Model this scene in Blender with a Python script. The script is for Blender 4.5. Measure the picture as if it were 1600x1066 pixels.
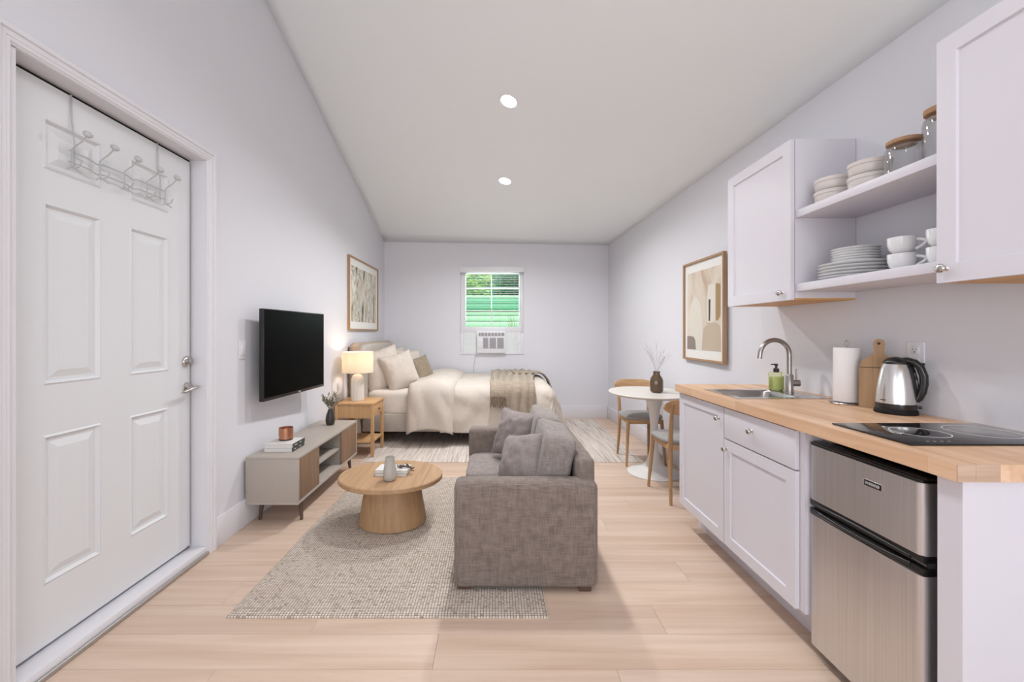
import bpy, bmesh, math, random
from mathutils import Vector, Matrix, noise
random.seed(7)
PI = math.pi
C = bpy.context.scene.collection
scn = bpy.context.scene
for o in list(bpy.data.objects): bpy.data.objects.remove(o)

# ------------------------------------------------------------------ camera, world, light, exposure
F = 650.0; VX, VY, H = 774.0, 520.0, 1.28
cam = bpy.data.cameras.new('camera'); co = bpy.data.objects.new('camera', cam); C.objects.link(co)
co.location = (0, 0, H); co.rotation_euler = (PI/2, 0, 0)
cam.sensor_width = 36; cam.lens = 36*F/1600; cam.clip_start = 0.02
cam.shift_x = (800-VX)/1600; cam.shift_y = -(533-VY)/1600
scn.camera = co

w = bpy.data.worlds.new('sky'); scn.world = w; w.use_nodes = True
nt = w.node_tree; bg = nt.nodes['Background']
sky = nt.nodes.new('ShaderNodeTexSky'); sky.sky_type = 'HOSEK_WILKIE'; sky.turbidity = 3.0
sky.sun_direction = Vector((0.3, 0.45, 0.8)).normalized()
nt.links.new(sky.outputs[0], bg.inputs[0]); bg.inputs[1].default_value = 1.1

sd = bpy.data.lights.new('sun', 'SUN'); sd.energy = 7.0; sd.angle = 0.02; sd.color = (1, .95, .86)
so = bpy.data.objects.new('sun', sd); C.objects.link(so); so.location = (3, -6, 9)
so.rotation_euler = Vector((-0.25, 0.5, -0.85)).to_track_quat('-Z', 'Y').to_euler()

def area(name, loc, to, sx, sy, power, color=(1, 1, 1), shape='RECTANGLE', spread=PI):
    d = bpy.data.lights.new(name, 'AREA'); d.shape = shape; d.size = sx; d.size_y = sy; d.energy = power; d.color = color; d.spread = spread
    o = bpy.data.objects.new(name, d); C.objects.link(o); o.location = loc
    o.rotation_euler = (Vector(to)-Vector(loc)).to_track_quat('-Z', 'Y').to_euler()
    return o
# added soft fill lamp, in front of the made-up opening behind the camera
area('added_fill_rear', (0.1, -3.8, 1.7), (0.1, 3, 1.8), 3.1, 2.8, 60, (0.90, 0.955, 1.0))
# added lamp behind the camera, aimed up to brighten ceiling and back wall
area('added_fill_upward', (0.9, -2.4, 1.2), (-0.1, 2.6, 3.6), 1.4, 1.2, 33, (0.88, 0.95, 1.0))
# daylight through the bedroom window
area('daylight_window', (-0.05, 6.50, 1.85), (-0.05, 3, 1.2), 0.8, 0.75, 14, (0.92, 0.98, 1.0))
# added fill lamp at the door wall, lifts the right wall; no window there
area('added_fill_side', (-1.60, -1.1, 1.55), (1.75, 1.6, 1.15), 1.3, 1.3, 24, (0.93, 0.965, 1.0))
CAN_POWER = (20, 34, 8, 7, 6)
scn.view_settings.view_transform = 'Standard'; scn.view_settings.look = 'None'
scn.view_settings.gamma = 1.0; scn.view_settings.use_curve_mapping = False
scn.view_settings.exposure = 0.0

# ------------------------------------------------------------------ helpers
def wl(o):
    v = Vector((0, 0, 0))
    while o is not None:
        v += o.location; o = o.parent
    return v
def thing(name, label, cat, loc=(0, 0, 0), group=None):
    o = bpy.data.objects.new(name, None); C.objects.link(o); o.location = loc
    o.empty_display_size = 0.05; o['label'] = label; o['category'] = cat
    if group: o['group'] = group
    return o
def tag(o, label, cat, group=None, kind=None):
    o['label'] = label; o['category'] = cat
    if group: o['group'] = group
    if kind: o['kind'] = kind
    return o
def struct(o): o['kind'] = 'structure'; return o

class B:
    def __init__(s): s.bm = bmesh.new()
    def box(s, x0, x1, y0, y1, z0, z1, bev=0, seg=2, mx=None):
        r = bmesh.ops.create_cube(s.bm, size=1)['verts']
        for v in r: v.co = Vector((x0+(x1-x0)*(v.co.x+.5), y0+(y1-y0)*(v.co.y+.5), z0+(z1-z0)*(v.co.z+.5)))
        if bev:
            ed = list({e for v in r for e in v.link_edges})
            rr = bmesh.ops.bevel(s.bm, geom=ed, offset=bev, segments=seg, affect='EDGES', profile=.5)
            r = list({v for f in rr['faces'] for v in f.verts} | {v for v in r if v.is_valid})
        if mx is not None:
            for v in r: v.co = mx @ v.co
        return s
    def prism(s, pts, z0, z1, bev=0):
        a = [s.bm.verts.new((p[0], p[1], z0)) for p in pts]; b = [s.bm.verts.new((p[0], p[1], z1)) for p in pts]
        n = len(pts)
        f = [s.bm.faces.new(a[::-1]), s.bm.faces.new(b)]
        for i in range(n): f.append(s.bm.faces.new((a[i], a[(i+1) % n], b[(i+1) % n], b[i])))
        bmesh.ops.recalc_face_normals(s.bm, faces=f)
        if bev: bmesh.ops.bevel(s.bm, geom=list({e for v in a+b for e in v.link_edges}), offset=bev, segments=2, affect='EDGES', profile=.5)
        return s
    def tube(s, pts, r, n=10, cap=True, ry=None):
        pts = [Vector(p) for p in pts]; rings = []; m = len(pts)
        up = None
        for i, p in enumerate(pts):
            t = (pts[min(i+1, m-1)]-pts[max(i-1, 0)]).normalized()
            if up is None:
                up = Vector((0, 0, 1)) if abs(t.z) < .9 else Vector((0, 1, 0))
            a = t.cross(up).normalized(); b = a.cross(t).normalized(); up = b
            rr = r[i] if isinstance(r, (list, tuple)) else r
            r2 = rr if ry is None else (ry[i] if isinstance(ry, (list, tuple)) else ry)
            rings.append([s.bm.verts.new(p+a*(rr*math.cos(2*PI*k/n))+b*(r2*math.sin(2*PI*k/n))) for k in range(n)])
        fs = []
        for i in range(m-1):
            for k in range(n):
                fs.append(s.bm.faces.new((rings[i][k], rings[i][(k+1) % n], rings[i+1][(k+1) % n], rings[i+1][k])))
        if cap: fs += [s.bm.faces.new(rings[0]), s.bm.faces.new(rings[-1])]
        bmesh.ops.recalc_face_normals(s.bm, faces=fs)
        return s
    def lathe(s, prof, c=(0, 0, 0), n=32, sx=1, sy=1, mx=None):
        """prof: list of (r, z); closed at the ends when r == 0"""
        rings = []; fs = []
        for (r, z) in prof:
            if r < 1e-6: vs = [s.bm.verts.new((0, 0, z))]
            else: vs = [s.bm.verts.new((r*sx*math.cos(2*PI*k/n), r*sy*math.sin(2*PI*k/n), z)) for k in range(n)]
            rings.append(vs)
        for a, b in zip(rings, rings[1:]):
            for k in range(n):
                k2 = (k+1) % n
                if len(a) == 1 and len(b) == 1: break
                if len(a) == 1: fs.append(s.bm.faces.new((a[0], b[k2], b[k])))
                elif len(b) == 1: fs.append(s.bm.faces.new((a[k], a[k2], b[0])))
                else: fs.append(s.bm.faces.new((a[k], a[k2], b[k2], b[k])))
        bmesh.ops.recalc_face_normals(s.bm, faces=fs)
        M = Matrix.Translation(Vector(c)) @ (mx if mx is not None else Matrix())
        for vs in rings:
            for v in vs: v.co = M @ v.co
        return s
    def superbox(s, cx, cy, cz, hx, hy, hz, n=6, cuts=10, mx=None, wr=0, seed=0):
        q = bmesh.new(); bmesh.ops.create_cube(q, size=2)
        bmesh.ops.subdivide_edges(q, edges=q.edges[:], cuts=cuts, use_grid_fill=True)
        for v in q.verts:
            p = Vector([math.tan(c*PI/4)/1.0 for c in v.co])
            k = (abs(p.x)**n+abs(p.y)**n+abs(p.z)**n)**(-1/n)
            p = p*k; p = Vector((p.x*hx, p.y*hy, p.z*hz))
            if wr:
                d = noise.noise(p*7+Vector((seed, 0, 0)))*wr+noise.noise(p*17+Vector((seed, 3, 0)))*wr*.4
                p += p.normalized()*d
            if mx is not None: p = mx @ p
            v.co = p+Vector((cx, cy, cz))
        me = bpy.data.meshes.new('t'); q.to_mesh(me); q.free(); s.bm.from_mesh(me); bpy.data.meshes.remove(me)
        return s
    def grid(s, fn, nu, nv, closed_u=False):
        vs = [[s.bm.verts.new(fn(i/nu, j/nv)) for j in range(nv+1)] for i in range(nu+1)]
        for i in range(nu):
            for j in range(nv): s.bm.faces.new((vs[i][j], vs[i+1][j], vs[i+1][j+1], vs[i][j+1]))
        return s
    def obj(s, name, mat, parent=None, smooth=None):
        off = wl(parent) if parent is not None else Vector((0, 0, 0))
        if off.length: bmesh.ops.translate(s.bm, verts=s.bm.verts[:], vec=-off)
        me = bpy.data.meshes.new(name); s.bm.to_mesh(me); s.bm.free()
        if smooth is not None:
            me.shade_smooth(); me.set_sharp_from_angle(angle=math.radians(smooth))
        me.materials.append(mat)
        o = bpy.data.objects.new(name, me); C.objects.link(o)
        if parent is not None: o.parent = parent
        return o
def bx(name, mat, parent, x0, x1, y0, y1, z0, z1, bev=0, seg=2):
    return B().box(x0, x1, y0, y1, z0, z1, bev, seg).obj(name, mat, parent, 35 if bev else None)
def copy_tree(o, parent=None):
    c = o.copy(); C.objects.link(c)
    if parent is not None: c.parent = parent
    for ch in list(o.children): copy_tree(ch, c)
    return c

# ------------------------------------------------------------------ materials
def newmat(name, col=(.8, .8, .8), rough=.5, metal=0, **kw):
    m = bpy.data.materials.new(name); m.use_nodes = True
    b = m.node_tree.nodes['Principled BSDF']
    b.inputs['Base Color'].default_value = (*col, 1); b.inputs['Roughness'].default_value = rough; b.inputs['Metallic'].default_value = metal
    for k, v in kw.items(): b.inputs[k].default_value = v
    return m
def N(m, t, **kw):
    n = m.node_tree.nodes.new(t)
    for k, v in kw.items():
        if k in n.inputs: n.inputs[k].default_value = v
        else: setattr(n, k, v)
    return n
def L(m, a, b): m.node_tree.links.new(a, b)
def coords(m, scale=(1, 1, 1), rand=False, kind='Object'):
    tc = N(m, 'ShaderNodeTexCoord'); mp = N(m, 'ShaderNodeMapping'); mp.inputs['Scale'].default_value = scale
    src = tc.outputs[kind]
    if rand:
        oi = N(m, 'ShaderNodeObjectInfo'); mu = N(m, 'ShaderNodeVectorMath', operation='SCALE'); mu.inputs[0].default_value = (17, 31, 13)
        L(m, oi.outputs['Random'], mu.inputs['Scale'])
        ad = N(m, 'ShaderNodeVectorMath', operation='ADD'); L(m, src, ad.inputs[0]); L(m, mu.outputs[0], ad.inputs[1]); src = ad.outputs[0]
    L(m, src, mp.inputs['Vector']); return mp.outputs[0]
def ramp(m, fac, stops):
    r = N(m, 'ShaderNodeValToRGB'); e = r.color_ramp.elements
    e[0].position = stops[0][0]; e[0].color = (*stops[0][1], 1); e[1].position = stops[-1][0]; e[1].color = (*stops[-1][1], 1)
    for p, c in stops[1:-1]:
        q = e.new(p); q.color = (*c, 1)
    L(m, fac, r.inputs[0]); return r.outputs[0]
def bump(m, h, strength, dist):
    b = N(m, 'ShaderNodeBump'); b.inputs['Strength'].default_value = strength; b.inputs['Distance'].default_value = dist
    L(m, h, b.inputs['Height']); L(m, b.outputs[0], m.node_tree.nodes['Principled BSDF'].inputs['Normal'])
def setcol(m, out): L(m, out, m.node_tree.nodes['Principled BSDF'].inputs['Base Color'])
def mix(m, a, b, fac, mode='MIX'):
    n = N(m, 'ShaderNodeMix', data_type='RGBA', blend_type=mode)
    for s, v in ((6, a), (7, b), (0, fac)):
        if hasattr(v, 'is_linked') or hasattr(v, 'links'): L(m, v, n.inputs[s])
        elif isinstance(v, tuple): n.inputs[s].default_value = (*v, 1)
        else: n.inputs[s].default_value = v
    return n.outputs[2]
def wood(name, c1, c2, axis=0, sc=1.0, rough=.45, rand=False, c3=None, knots=False):
    m = newmat(name, c1, rough)
    s = [22*sc]*3; s[axis] = 1.3*sc
    v = coords(m, tuple(s), rand)
    n1 = N(m, 'ShaderNodeTexNoise', Scale=1.0, Detail=6.0, Roughness=.6, Distortion=.6); L(m, v, n1.inputs['Vector'])
    s2 = [90*sc]*3; s2[axis] = 3*sc
    v2 = coords(m, tuple(s2), rand)
    n2 = N(m, 'ShaderNodeTexNoise', Scale=1.0, Detail=3.0); L(m, v2, n2.inputs['Vector'])
    c = ramp(m, n1.outputs[0], [(.3, c2), (.5, c1), (.72, c3 or c1)])
    c = mix(m, c, tuple(x*.86 for x in c2), n2.outputs[0], 'MIX')
    # keep it mostly the broad grain
    c = mix(m, c, ramp(m, n1.outputs[0], [(.3, c2), (.55, c1), (.72, c3 or c1)]), .68)
    if rand:
        oi = N(m, 'ShaderNodeObjectInfo')
        t = ramp(m, oi.outputs['Random'], [(0, (.91, .89, .87)), (.5, (1, 1, 1)), (1, (1.0, .98, .95))])
        c = mix(m, c, t, 1.0, 'MULTIPLY')
    setcol(m, c); bump(m, n2.outputs[0], .15, .001)
    return m
def fabric(name, c1, c2, sc=120, rough=.9, b=.3, streak=True, big=0.0):
    m = newmat(name, c1, rough); m.node_tree.nodes['Principled BSDF'].inputs['Sheen Weight'].default_value = .15
    va = coords(m, (sc*2.2, sc*.12, sc*.12)); vb = coords(m, (sc*.12, sc*.12, sc*2.2)); vc = coords(m, (sc*.12, sc*2.2, sc*.12))
    ns = []
    for v in (va, vb, vc):
        n = N(m, 'ShaderNodeTexNoise', Scale=1.0, Detail=2.0); L(m, v, n.inputs['Vector']); ns.append(n.outputs[0])
    a = N(m, 'ShaderNodeMath', operation='ADD'); L(m, ns[0], a.inputs[0]); L(m, ns[1], a.inputs[1])
    a2 = N(m, 'ShaderNodeMath', operation='ADD'); L(m, a.outputs[0], a2.inputs[0]); L(m, ns[2], a2.inputs[1])
    d = N(m, 'ShaderNodeMath', operation='DIVIDE'); L(m, a2.outputs[0], d.inputs[0]); d.inputs[1].default_value = 3
    c = ramp(m, d.outputs[0], [(.38, c2), (.62, c1)])
    setcol(m, c); bump(m, d.outputs[0], b, .002)
    return m
def wallmat(name, col, rough=.85):
    m = newmat(name, col, rough)
    n = N(m, 'ShaderNodeTexNoise', Scale=60.0, Detail=3.0); L(m, coords(m), n.inputs['Vector'])
    bump(m, n.outputs[0], .12, .003); return m

M = {}
M['wall'] = wallmat('wall_paint', (.72, .71, .75))
M['ceil'] = wallmat('ceiling_paint', (.84, .855, .865))
M['trim'] = newmat('trim_white', (.74, .72, .75), .4)
M['door'] = newmat('door_white', (.73, .73, .745), .38)
M['cab'] = newmat('cabinet_white', (.71, .68, .73), .38)
M['cabin'] = newmat('cabinet_inside', (.70, .69, .70), .5)
M['plank'] = wood('floor_oak', (.69, .525, .42), (.57, .405, .305), 0, .55, .42, True, (.75, .60, .49))
M['sub'] = newmat('subfloor', (.42, .31, .23), .8)
M['butcher'] = wood('butcher_block', (.84, .57, .385), (.70, .43, .25), 1, 1.0, .4, False, (.90, .67, .49))
m = M['butcher']; v = coords(m); br = N(m, 'ShaderNodeTexBrick', offset=.37); br.inputs['Scale'].default_value = 1; br.inputs['Brick Width'].default_value = .46; br.inputs['Row Height'].default_value = .042
br.inputs['Mortar Size'].default_value = .0005; br.inputs['Color1'].default_value = (1, 1, 1, 1); br.inputs['Color2'].default_value = (.86, .80, .74, 1); br.inputs['Mortar'].default_value = (.80, .70, .62, 1)
mp = N(m, 'ShaderNodeMapping'); mp.inputs['Rotation'].default_value = (0, 0, PI/2); L(m, v, mp.inputs['Vector']); L(m, mp.outputs[0], br.inputs['Vector'])
bc = m.node_tree.nodes['Principled BSDF'].inputs['Base Color']; setcol(m, mix(m, bc.links[0].from_socket, br.outputs['Color'], 1.0, 'MULTIPLY'))
M['endg'] = wood('end_grain', (.62, .43, .32), (.48, .31, .21), 0, 1.6, .5, False, (.72, .55, .43))
M['oak'] = wood('oak_light', (.55, .33, .165), (.43, .25, .12), 0, 1.2, .45, False, (.61, .38, .20))
M['oakz'] = wood('oak_vertical', (.47, .28, .14), (.36, .205, .10), 2, 1.4, .5, False, (.52, .32, .165))
M['oaky'] = wood('oak_top', (.50, .305, .165), (.38, .22, .115), 1, 1.0, .45, False, (.56, .365, .21))
M['pine'] = wood('pine_nightstand', (.60, .36, .175), (.48, .27, .12), 2, 1.0, .5, False, (.66, .42, .22))
M['walnut'] = wood('walnut_front', (.27, .16, .095), (.19, .11, .065), 2, 1.6, .5, False, (.31, .19, .115))
M['walleg'] = newmat('walnut_leg', (.10, .055, .035), .5)
M['orangeply'] = wood('cabinet_underside_ply', (.68, .38, .14), (.55, .28, .09), 1, 1.0, .5)
M['frame'] = wood('picture_oak', (.42, .25, .13), (.32, .18, .09), 2, 1.4, .5)
M['taupe'] = newmat('console_taupe', (.42, .365, .32), .5)
M['taupein'] = newmat('console_inner', (.36, .32, .28), .6)
M['sofa'] = fabric('sofa_linen', (.27, .215, .185), (.145, .110, .092), 170, .95, .4)
M['cush'] = fabric('sofa_cushion', (.335, .285, .26), (.20, .165, .15), 200, .95, .35)
M['pil'] = fabric('scatter_pillow', (.31, .26, .245), (.22, .18, .17), 160, .9, .3)
M['cream'] = fabric('cream_linen', (.63, .555, .49), (.56, .485, .42), 160, .9, .2)
M['sheet'] = fabric('white_sheet', (.70, .635, .58), (.65, .585, .53), 200, .9, .1)
M['bedframe'] = fabric('bed_upholstery', (.52, .46, .41), (.44, .385, .34), 170, .9, .2)
M['headside'] = fabric('headboard_side', (.45, .34, .25), (.38, .28, .20), 170, .9, .2)
M['olive'] = fabric('olive_velvet', (.30, .235, .165), (.22, .17, .115), 130, .8, .2)
M['throw'] = fabric('throw_knit', (.40, .325, .25), (.26, .205, .15), 70, .95, .7)
M['throwd'] = fabric('throw_dark', (.25, .19, .13), (.17, .125, .085), 70, .95, .6)
M['seatf'] = fabric('chair_seat', (.36, .345, .335), (.27, .26, .25), 200, .9, .2)
M['black'] = newmat('black_plastic', (.012, .010, .010), .3)
M['blackm'] = newmat('black_matte', (.006, .005, .005), .6, 0, **{'Specular IOR Level': .25})
M['screen'] = newmat('tv_glass', (.0006, .0006, .0006), .35, 0, **{'Specular IOR Level': .03})
M['glassblk'] = newmat('cooktop_glass', (.012, .012, .014), .05)
M['line'] = newmat('white_print', (.75, .75, .75), .4)
M['chrome'] = newmat('satin_nickel', (.55, .52, .50), .22, 1)
M['nickel'] = newmat('brushed_nickel', (.40, .37, .35), .32, 1)
M['white'] = newmat('white_plastic', (.76, .75, .77), .35)
M['ceramic'] = newmat('white_ceramic', (.87, .86, .86), .15)
M['bowl'] = newmat('beige_ceramic', (.68, .62, .58), .2)
M['tulip'] = newmat('tulip_white', (.74, .71, .69), .35)
M['tulipt'] = newmat('tulip_top', (.68, .63, .585), .4)
M['vase'] = newmat('grey_stone_vase', (.47, .44, .40), .5)
M['copper'] = newmat('copper_candle', (.50, .24, .145), .32, .85)
M['cbase'] = newmat('candle_foot', (.06, .03, .02), .4)
M['darkvase'] = newmat('dark_vase', (.035, .028, .026), .35)
M['leaf'] = newmat('olive_leaf', (.15, .13, .065), .6)
M['twig'] = newmat('pale_twig', (.62, .57, .60), .8)
M['paper'] = newmat('paper', (.72, .69, .66), .7)
M['mat'] = newmat('picture_mat', (.80, .78, .75), .7)
M['towel'] = newmat('paper_towel', (.80, .765, .76), .9)
M['shade'] = newmat('lamp_shade', (.86, .80, .70), .8)
M['lampb'] = newmat('lamp_ribbed_ceramic', (.72, .66, .60), .6)
M['cork'] = wood('cork_lid', (.50, .30, .17), (.36, .2, .1), 0, 2.5, .8)
M['board'] = wood('cutting_board', (.46, .285, .15), (.33, .195, .10), 2, 1.5, .55, False, (.52, .34, .185))
M['darkhole'] = newmat('dark_slot', (.04, .035, .035), .8)
M['metalstrip'] = newmat('threshold_metal', (.42, .39, .37), .4, .6)
M['grey'] = newmat('grey_grille', (.33, .31, .32), .6)
M['cord'] = newmat('cord_grey', (.42, .40, .42), .6)
M['spine'] = newmat('book_spine', (.06, .062, .055), .6)

m = newmat('stainless_brushed', (.62, .60, .60), .40, 1); M['steel'] = m
n = N(m, 'ShaderNodeTexNoise', Scale=1.0, Detail=2.0); L(m, coords(m, (260, 260, 1.5)), n.inputs['Vector'])
setcol(m, ramp(m, n.outputs[0], [(.3, (.66, .635, .635)), (.7, (.75, .73, .73))]))
L(m, ramp(m, n.outputs[0], [(.3, (.40, .40, .40)), (.7, (.46, .46, .46))]), m.node_tree.nodes['Principled BSDF'].inputs['Roughness'])
m = newmat('kettle_steel', (.72, .70, .68), .18, 1); M['kettle'] = m; m.node_tree.nodes['Principled BSDF'].inputs['Roughness'].default_value = .26
m = newmat('sink_steel', (.50, .49, .48), .22, 1); M['sink'] = m

def glassmat(name, col=(1, 1, 1), refl=.08, tint=None):
    m = bpy.data.materials.new(name); m.use_nodes = True; t = m.node_tree; t.nodes.remove(t.nodes['Principled BSDF'])
    out = t.nodes['Material Output']; tr = N(m, 'ShaderNodeBsdfTransparent'); gl = N(m, 'ShaderNodeBsdfGlossy', Roughness=.02)
    tr.inputs[0].default_value = (*col, 1)
    lw = N(m, 'ShaderNodeLayerWeight', Blend=refl); mx = N(m, 'ShaderNodeMixShader')
    L(m, lw.outputs['Facing' if refl > .2 else 'Fresnel'], mx.inputs[0]); L(m, tr.outputs[0], mx.inputs[1]); L(m, gl.outputs[0], mx.inputs[2]); L(m, mx.outputs[0], out.inputs[0])
    return m
M['glass'] = glassmat('window_glass', (.93, .99, .95))
M['jar'] = glassmat('jar_glass', (.93, .93, .93), .28)
M['soap'] = newmat('soap_liquid', (.86, .90, .50), .2, 0, **{'Transmission Weight': .35, 'IOR': 1.3})
M['soapg'] = glassmat('soap_glass', (.93, .96, .80), .2)
M['amber'] = newmat('smoked_glass', (.16, .105, .06), .08, 0, **{'Transmission Weight': .35, 'IOR': 1.45})
m = M['shade']; t = m.node_tree
tl = N(m, 'ShaderNodeBsdfTranslucent'); tl.inputs[0].default_value = (.90, .83, .70, 1)
mx_ = N(m, 'ShaderNodeMixShader'); mx_.inputs[0].default_value = .42
L(m, t.nodes['Principled BSDF'].outputs[0], mx_.inputs[1]); L(m, tl.outputs[0], mx_.inputs[2]); L(m, mx_.outputs[0], t.nodes['Material Output'].inputs[0])
def emis(name, col, s):
    m = bpy.data.materials.new(name); m.use_nodes = True; b = m.node_tree.nodes['Principled BSDF']
    b.inputs['Emission Color'].default_value = (*col, 1); b.inputs['Emission Strength'].default_value = s; return m
M['led'] = emis('led_lens', (1, .98, .95), 14); M['bulb'] = emis('warm_bulb', (1, .80, .56), 6)

# woven area rug: chunky rows of light and dark yarn
m = newmat('woven_rug', (.5, .45, .4), .95); M['rug'] = m
v = coords(m)
br = N(m, 'ShaderNodeTexBrick', offset=.0); br.inputs['Scale'].default_value = 1.0; br.inputs['Brick Width'].default_value = .0135; br.inputs['Row Height'].default_value = .0105
br.inputs['Mortar Size'].default_value = .0018; br.inputs['Mortar Smooth'].default_value = .6; br.inputs['Bias'].default_value = .0
br.inputs['Color1'].default_value = (1, 1, 1, 1); br.inputs['Color2'].default_value = (0, 0, 0, 1); br.inputs['Mortar'].default_value = (.5, .5, .5, 1)
L(m, v, br.inputs['Vector'])
yarn = ramp(m, br.outputs['Color'], [(0, (.42, .33, .26)), (.10, (.60, .50, .41)), (.35, (.72, .62, .53)), (1, (.82, .72, .64))])
n = N(m, 'ShaderNodeTexNoise', Scale=1.0, Detail=3.0); L(m, coords(m, (9, 30, 9)), n.inputs['Vector'])
yarn = mix(m, yarn, (.42, .34, .27), ramp(m, n.outputs[0], [(.5, (0, 0, 0)), (.8, (.4, .4, .4))]))
c = mix(m, yarn, (.24, .185, .14), br.outputs['Fac'])
setcol(m, c); inv = N(m, 'ShaderNodeMath', operation='SUBTRACT'); inv.inputs[0].default_value = 1; L(m, br.outputs['Fac'], inv.inputs[1]); bump(m, inv.outputs[0], .8, .006)
# flat striped rug under the bed
m = newmat('striped_rug', (.5, .45, .42), .95); M['rug2'] = m
n = N(m, 'ShaderNodeTexNoise', Scale=1.0, Detail=4.0, Roughness=.75); L(m, coords(m, (42, 1.6, 1)), n.inputs['Vector'])
setcol(m, ramp(m, n.outputs[0], [(.32, (.26, .20, .165)), (.44, (.52, .45, .40)), (.55, (.62, .55, .50)), (.7, (.72, .65, .60))]))
bump(m, n.outputs[0], .4, .004)
# abstract prints
def artmat(name, stops, scale, dist):
    m = newmat(name, (.6, .6, .5), .7)
    n = N(m, 'ShaderNodeTexNoise', Scale=1.0, Detail=5.0, Roughness=.62, Distortion=dist); L(m, coords(m, scale), n.inputs['Vector'])
    setcol(m, ramp(m, n.outputs[0], stops)); return m
M['art1'] = artmat('print_streaks', [(.34, (.03, .025, .02)), (.39, (.16, .14, .11)), (.45, (.44, .37, .29)), (.52, (.72, .67, .58)), (.57, (.34, .33, .28)), (.64, (.74, .71, .64))], (1, 7.5, 1.9), 1.5)
M['art2'] = artmat('print_wash', [(.3, (.50, .36, .26)), (.42, (.60, .48, .38)), (.5, (.66, .57, .47)), (.62, (.70, .64, .56)), (.75, (.62, .60, .53))], (1, 4, 2.0), .8)
M['aw'] = newmat('art_offwhite', (.70, .65, .57), .7); M['at'] = newmat('art_tan', (.52, .42, .32), .7); M['ag'] = newmat('art_greybrown', (.27, .22, .19), .7)
M['ab'] = newmat('art_black', (.03, .03, .03), .7); M['ao'] = newmat('art_ochre', (.36, .24, .11), .7)

# ------------------------------------------------------------------ room shell
XL = -1.67; YB = 6.256; YR = -4.0
def XW(y): return 1.70+.0228*(YB-y)
def ZL(y): return 2.647+.3235*(YB-y)
def ZR(y): return 2.600-.0*(YB-y)
def zceil(x, y):
    t = (x-XL)/(XW(y)-XL); return ZL(y)*(1-t)+ZR(y)*t

fl = struct(bx('floor', M['sub'], None, XL-.10, 1.95, YR, YB+.05, -.06, -.012))
pw = .186; y = YR; row = 0; pm = {}
while y < YB:
    x = XL-.09 - [0, .55, 1.05, .28, .82][row % 5]
    y1 = min(y+pw, YB+.0)
    while x < 1.90:
        ln = 1.52
        a = max(x, XL-.09); b = min(x+ln, 1.90)
        if b-a > .03:
            key = (round(b-a, 3), round(y1-y, 3))
            if key not in pm:
                o = B().box(-(b-a)/2+.0004, (b-a)/2-.0004, -(y1-y)/2+.0005, (y1-y)/2-.0005, -.011, 0, .0008, 1).obj('plank', M['plank'], fl)
                pm[key] = o.data
            else:
                o = bpy.data.objects.new('plank', pm[key]); C.objects.link(o); o.parent = fl
            o.location = ((a+b)/2, (y+y1)/2, 0)
        x += ln
    y += pw; row += 1

# left wall with door opening
DY0, DY1, DZ = 1.43, 2.40, 2.272
b = B(); T = .14
def wall_left_piece(b, y0, y1, z0):
    for_top = (ZL(y0)+.02, ZL(y1)+.02)
    v = [b.bm.verts.new(p) for p in [(XL, y0, z0), (XL, y1, z0), (XL, y1, for_top[1]), (XL, y0, for_top[0]),
                                     (XL-T, y0, z0), (XL-T, y1, z0), (XL-T, y1, for_top[1]), (XL-T, y0, for_top[0])]]
    fs = [b.bm.faces.new([v[i] for i in q]) for q in ((0, 1, 2, 3), (4, 7, 6, 5), (0, 4, 5, 1), (3, 2, 6, 7), (0, 3, 7, 4), (1, 5, 6, 2))]
    bmesh.ops.recalc_face_normals(b.bm, faces=fs)
wall_left_piece(b, YR, DY0, 0); wall_left_piece(b, DY1, YB, 0); wall_left_piece(b, DY0, DY1, DZ)
struct(b.obj('wall_left', M['wall']))
# right wall (slightly splayed)
struct(B().prism([(XW(YB), YB), (XW(YR), YR), (XW(YR)+.14, YR), (XW(YB)+.14, YB)], 0, 2.62).obj('wall_right', M['wall']))
# back wall with window hole
WX0, WX1, WZ0, WZ1 = -.530, .428, .962, 2.262
b = B()
b.box(XL-T, WX0, YB, YB+.15, 0, 2.80).box(WX1, XW(YB)+.14, YB, YB+.15, 0, 2.80).box(WX0, WX1, YB, YB+.15, 0, WZ0).box(WX0, WX1, YB, YB+.15, WZ1, 2.80)
struct(b.obj('wall_back', M['wall']))
# rear wall behind the camera, with an unseen opening added to let light in
b = B()
b.box(XL-T, -1.35, YR-.14, YR, 0, 6.2).box(1.45, 2.1, YR-.14, YR, 0, 6.2).box(-1.35, 1.45, YR-.14, YR, 3.1, 6.2)
struct(b.obj('wall_rear', M['wall']))
# ceiling, a twisted plane rising to the left
b = B()
def cf(u, v):
    y = YR-.1+(YB+.1-YR)*v; x = (XL-.05)+(XW(y)+.1-XL)*u
    return (x, y, zceil(x, y))
b.grid(cf, 24, 40)
o = struct(b.obj('ceiling', M['ceil'], None, 60)); md = o.modifiers.new('s', 'SOLIDIFY'); md.thickness = .06; md.offset = 1
# normal of the grid points up or down? make the slab grow upward
if o.data.polygons[0].normal.z < 0: md.offset = -1

# baseboards
def baseboard(name, pts, h=.175):
    return struct(B().prism(pts, 0, h, .003).obj(name, M['trim'], None, 35))
baseboard('baseboard_left', [(XL, 2.473), (XL+.015, 2.473), (XL+.015, YB), (XL, YB)])
baseboard('baseboard_left', [(XL, YR), (XL+.015, YR), (XL+.015, 1.355), (XL, 1.355)])
baseboard('baseboard_back', [(XL+.016, YB-.015), (XW(YB)-.016, YB-.015), (XW(YB)-.016, YB), (XL+.016, YB)], .185)
baseboard('baseboard_right', [(XW(YB), YB), (XW(2.78), 2.78), (XW(2.78)-.015, 2.78), (XW(YB)-.015, YB)])

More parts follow.
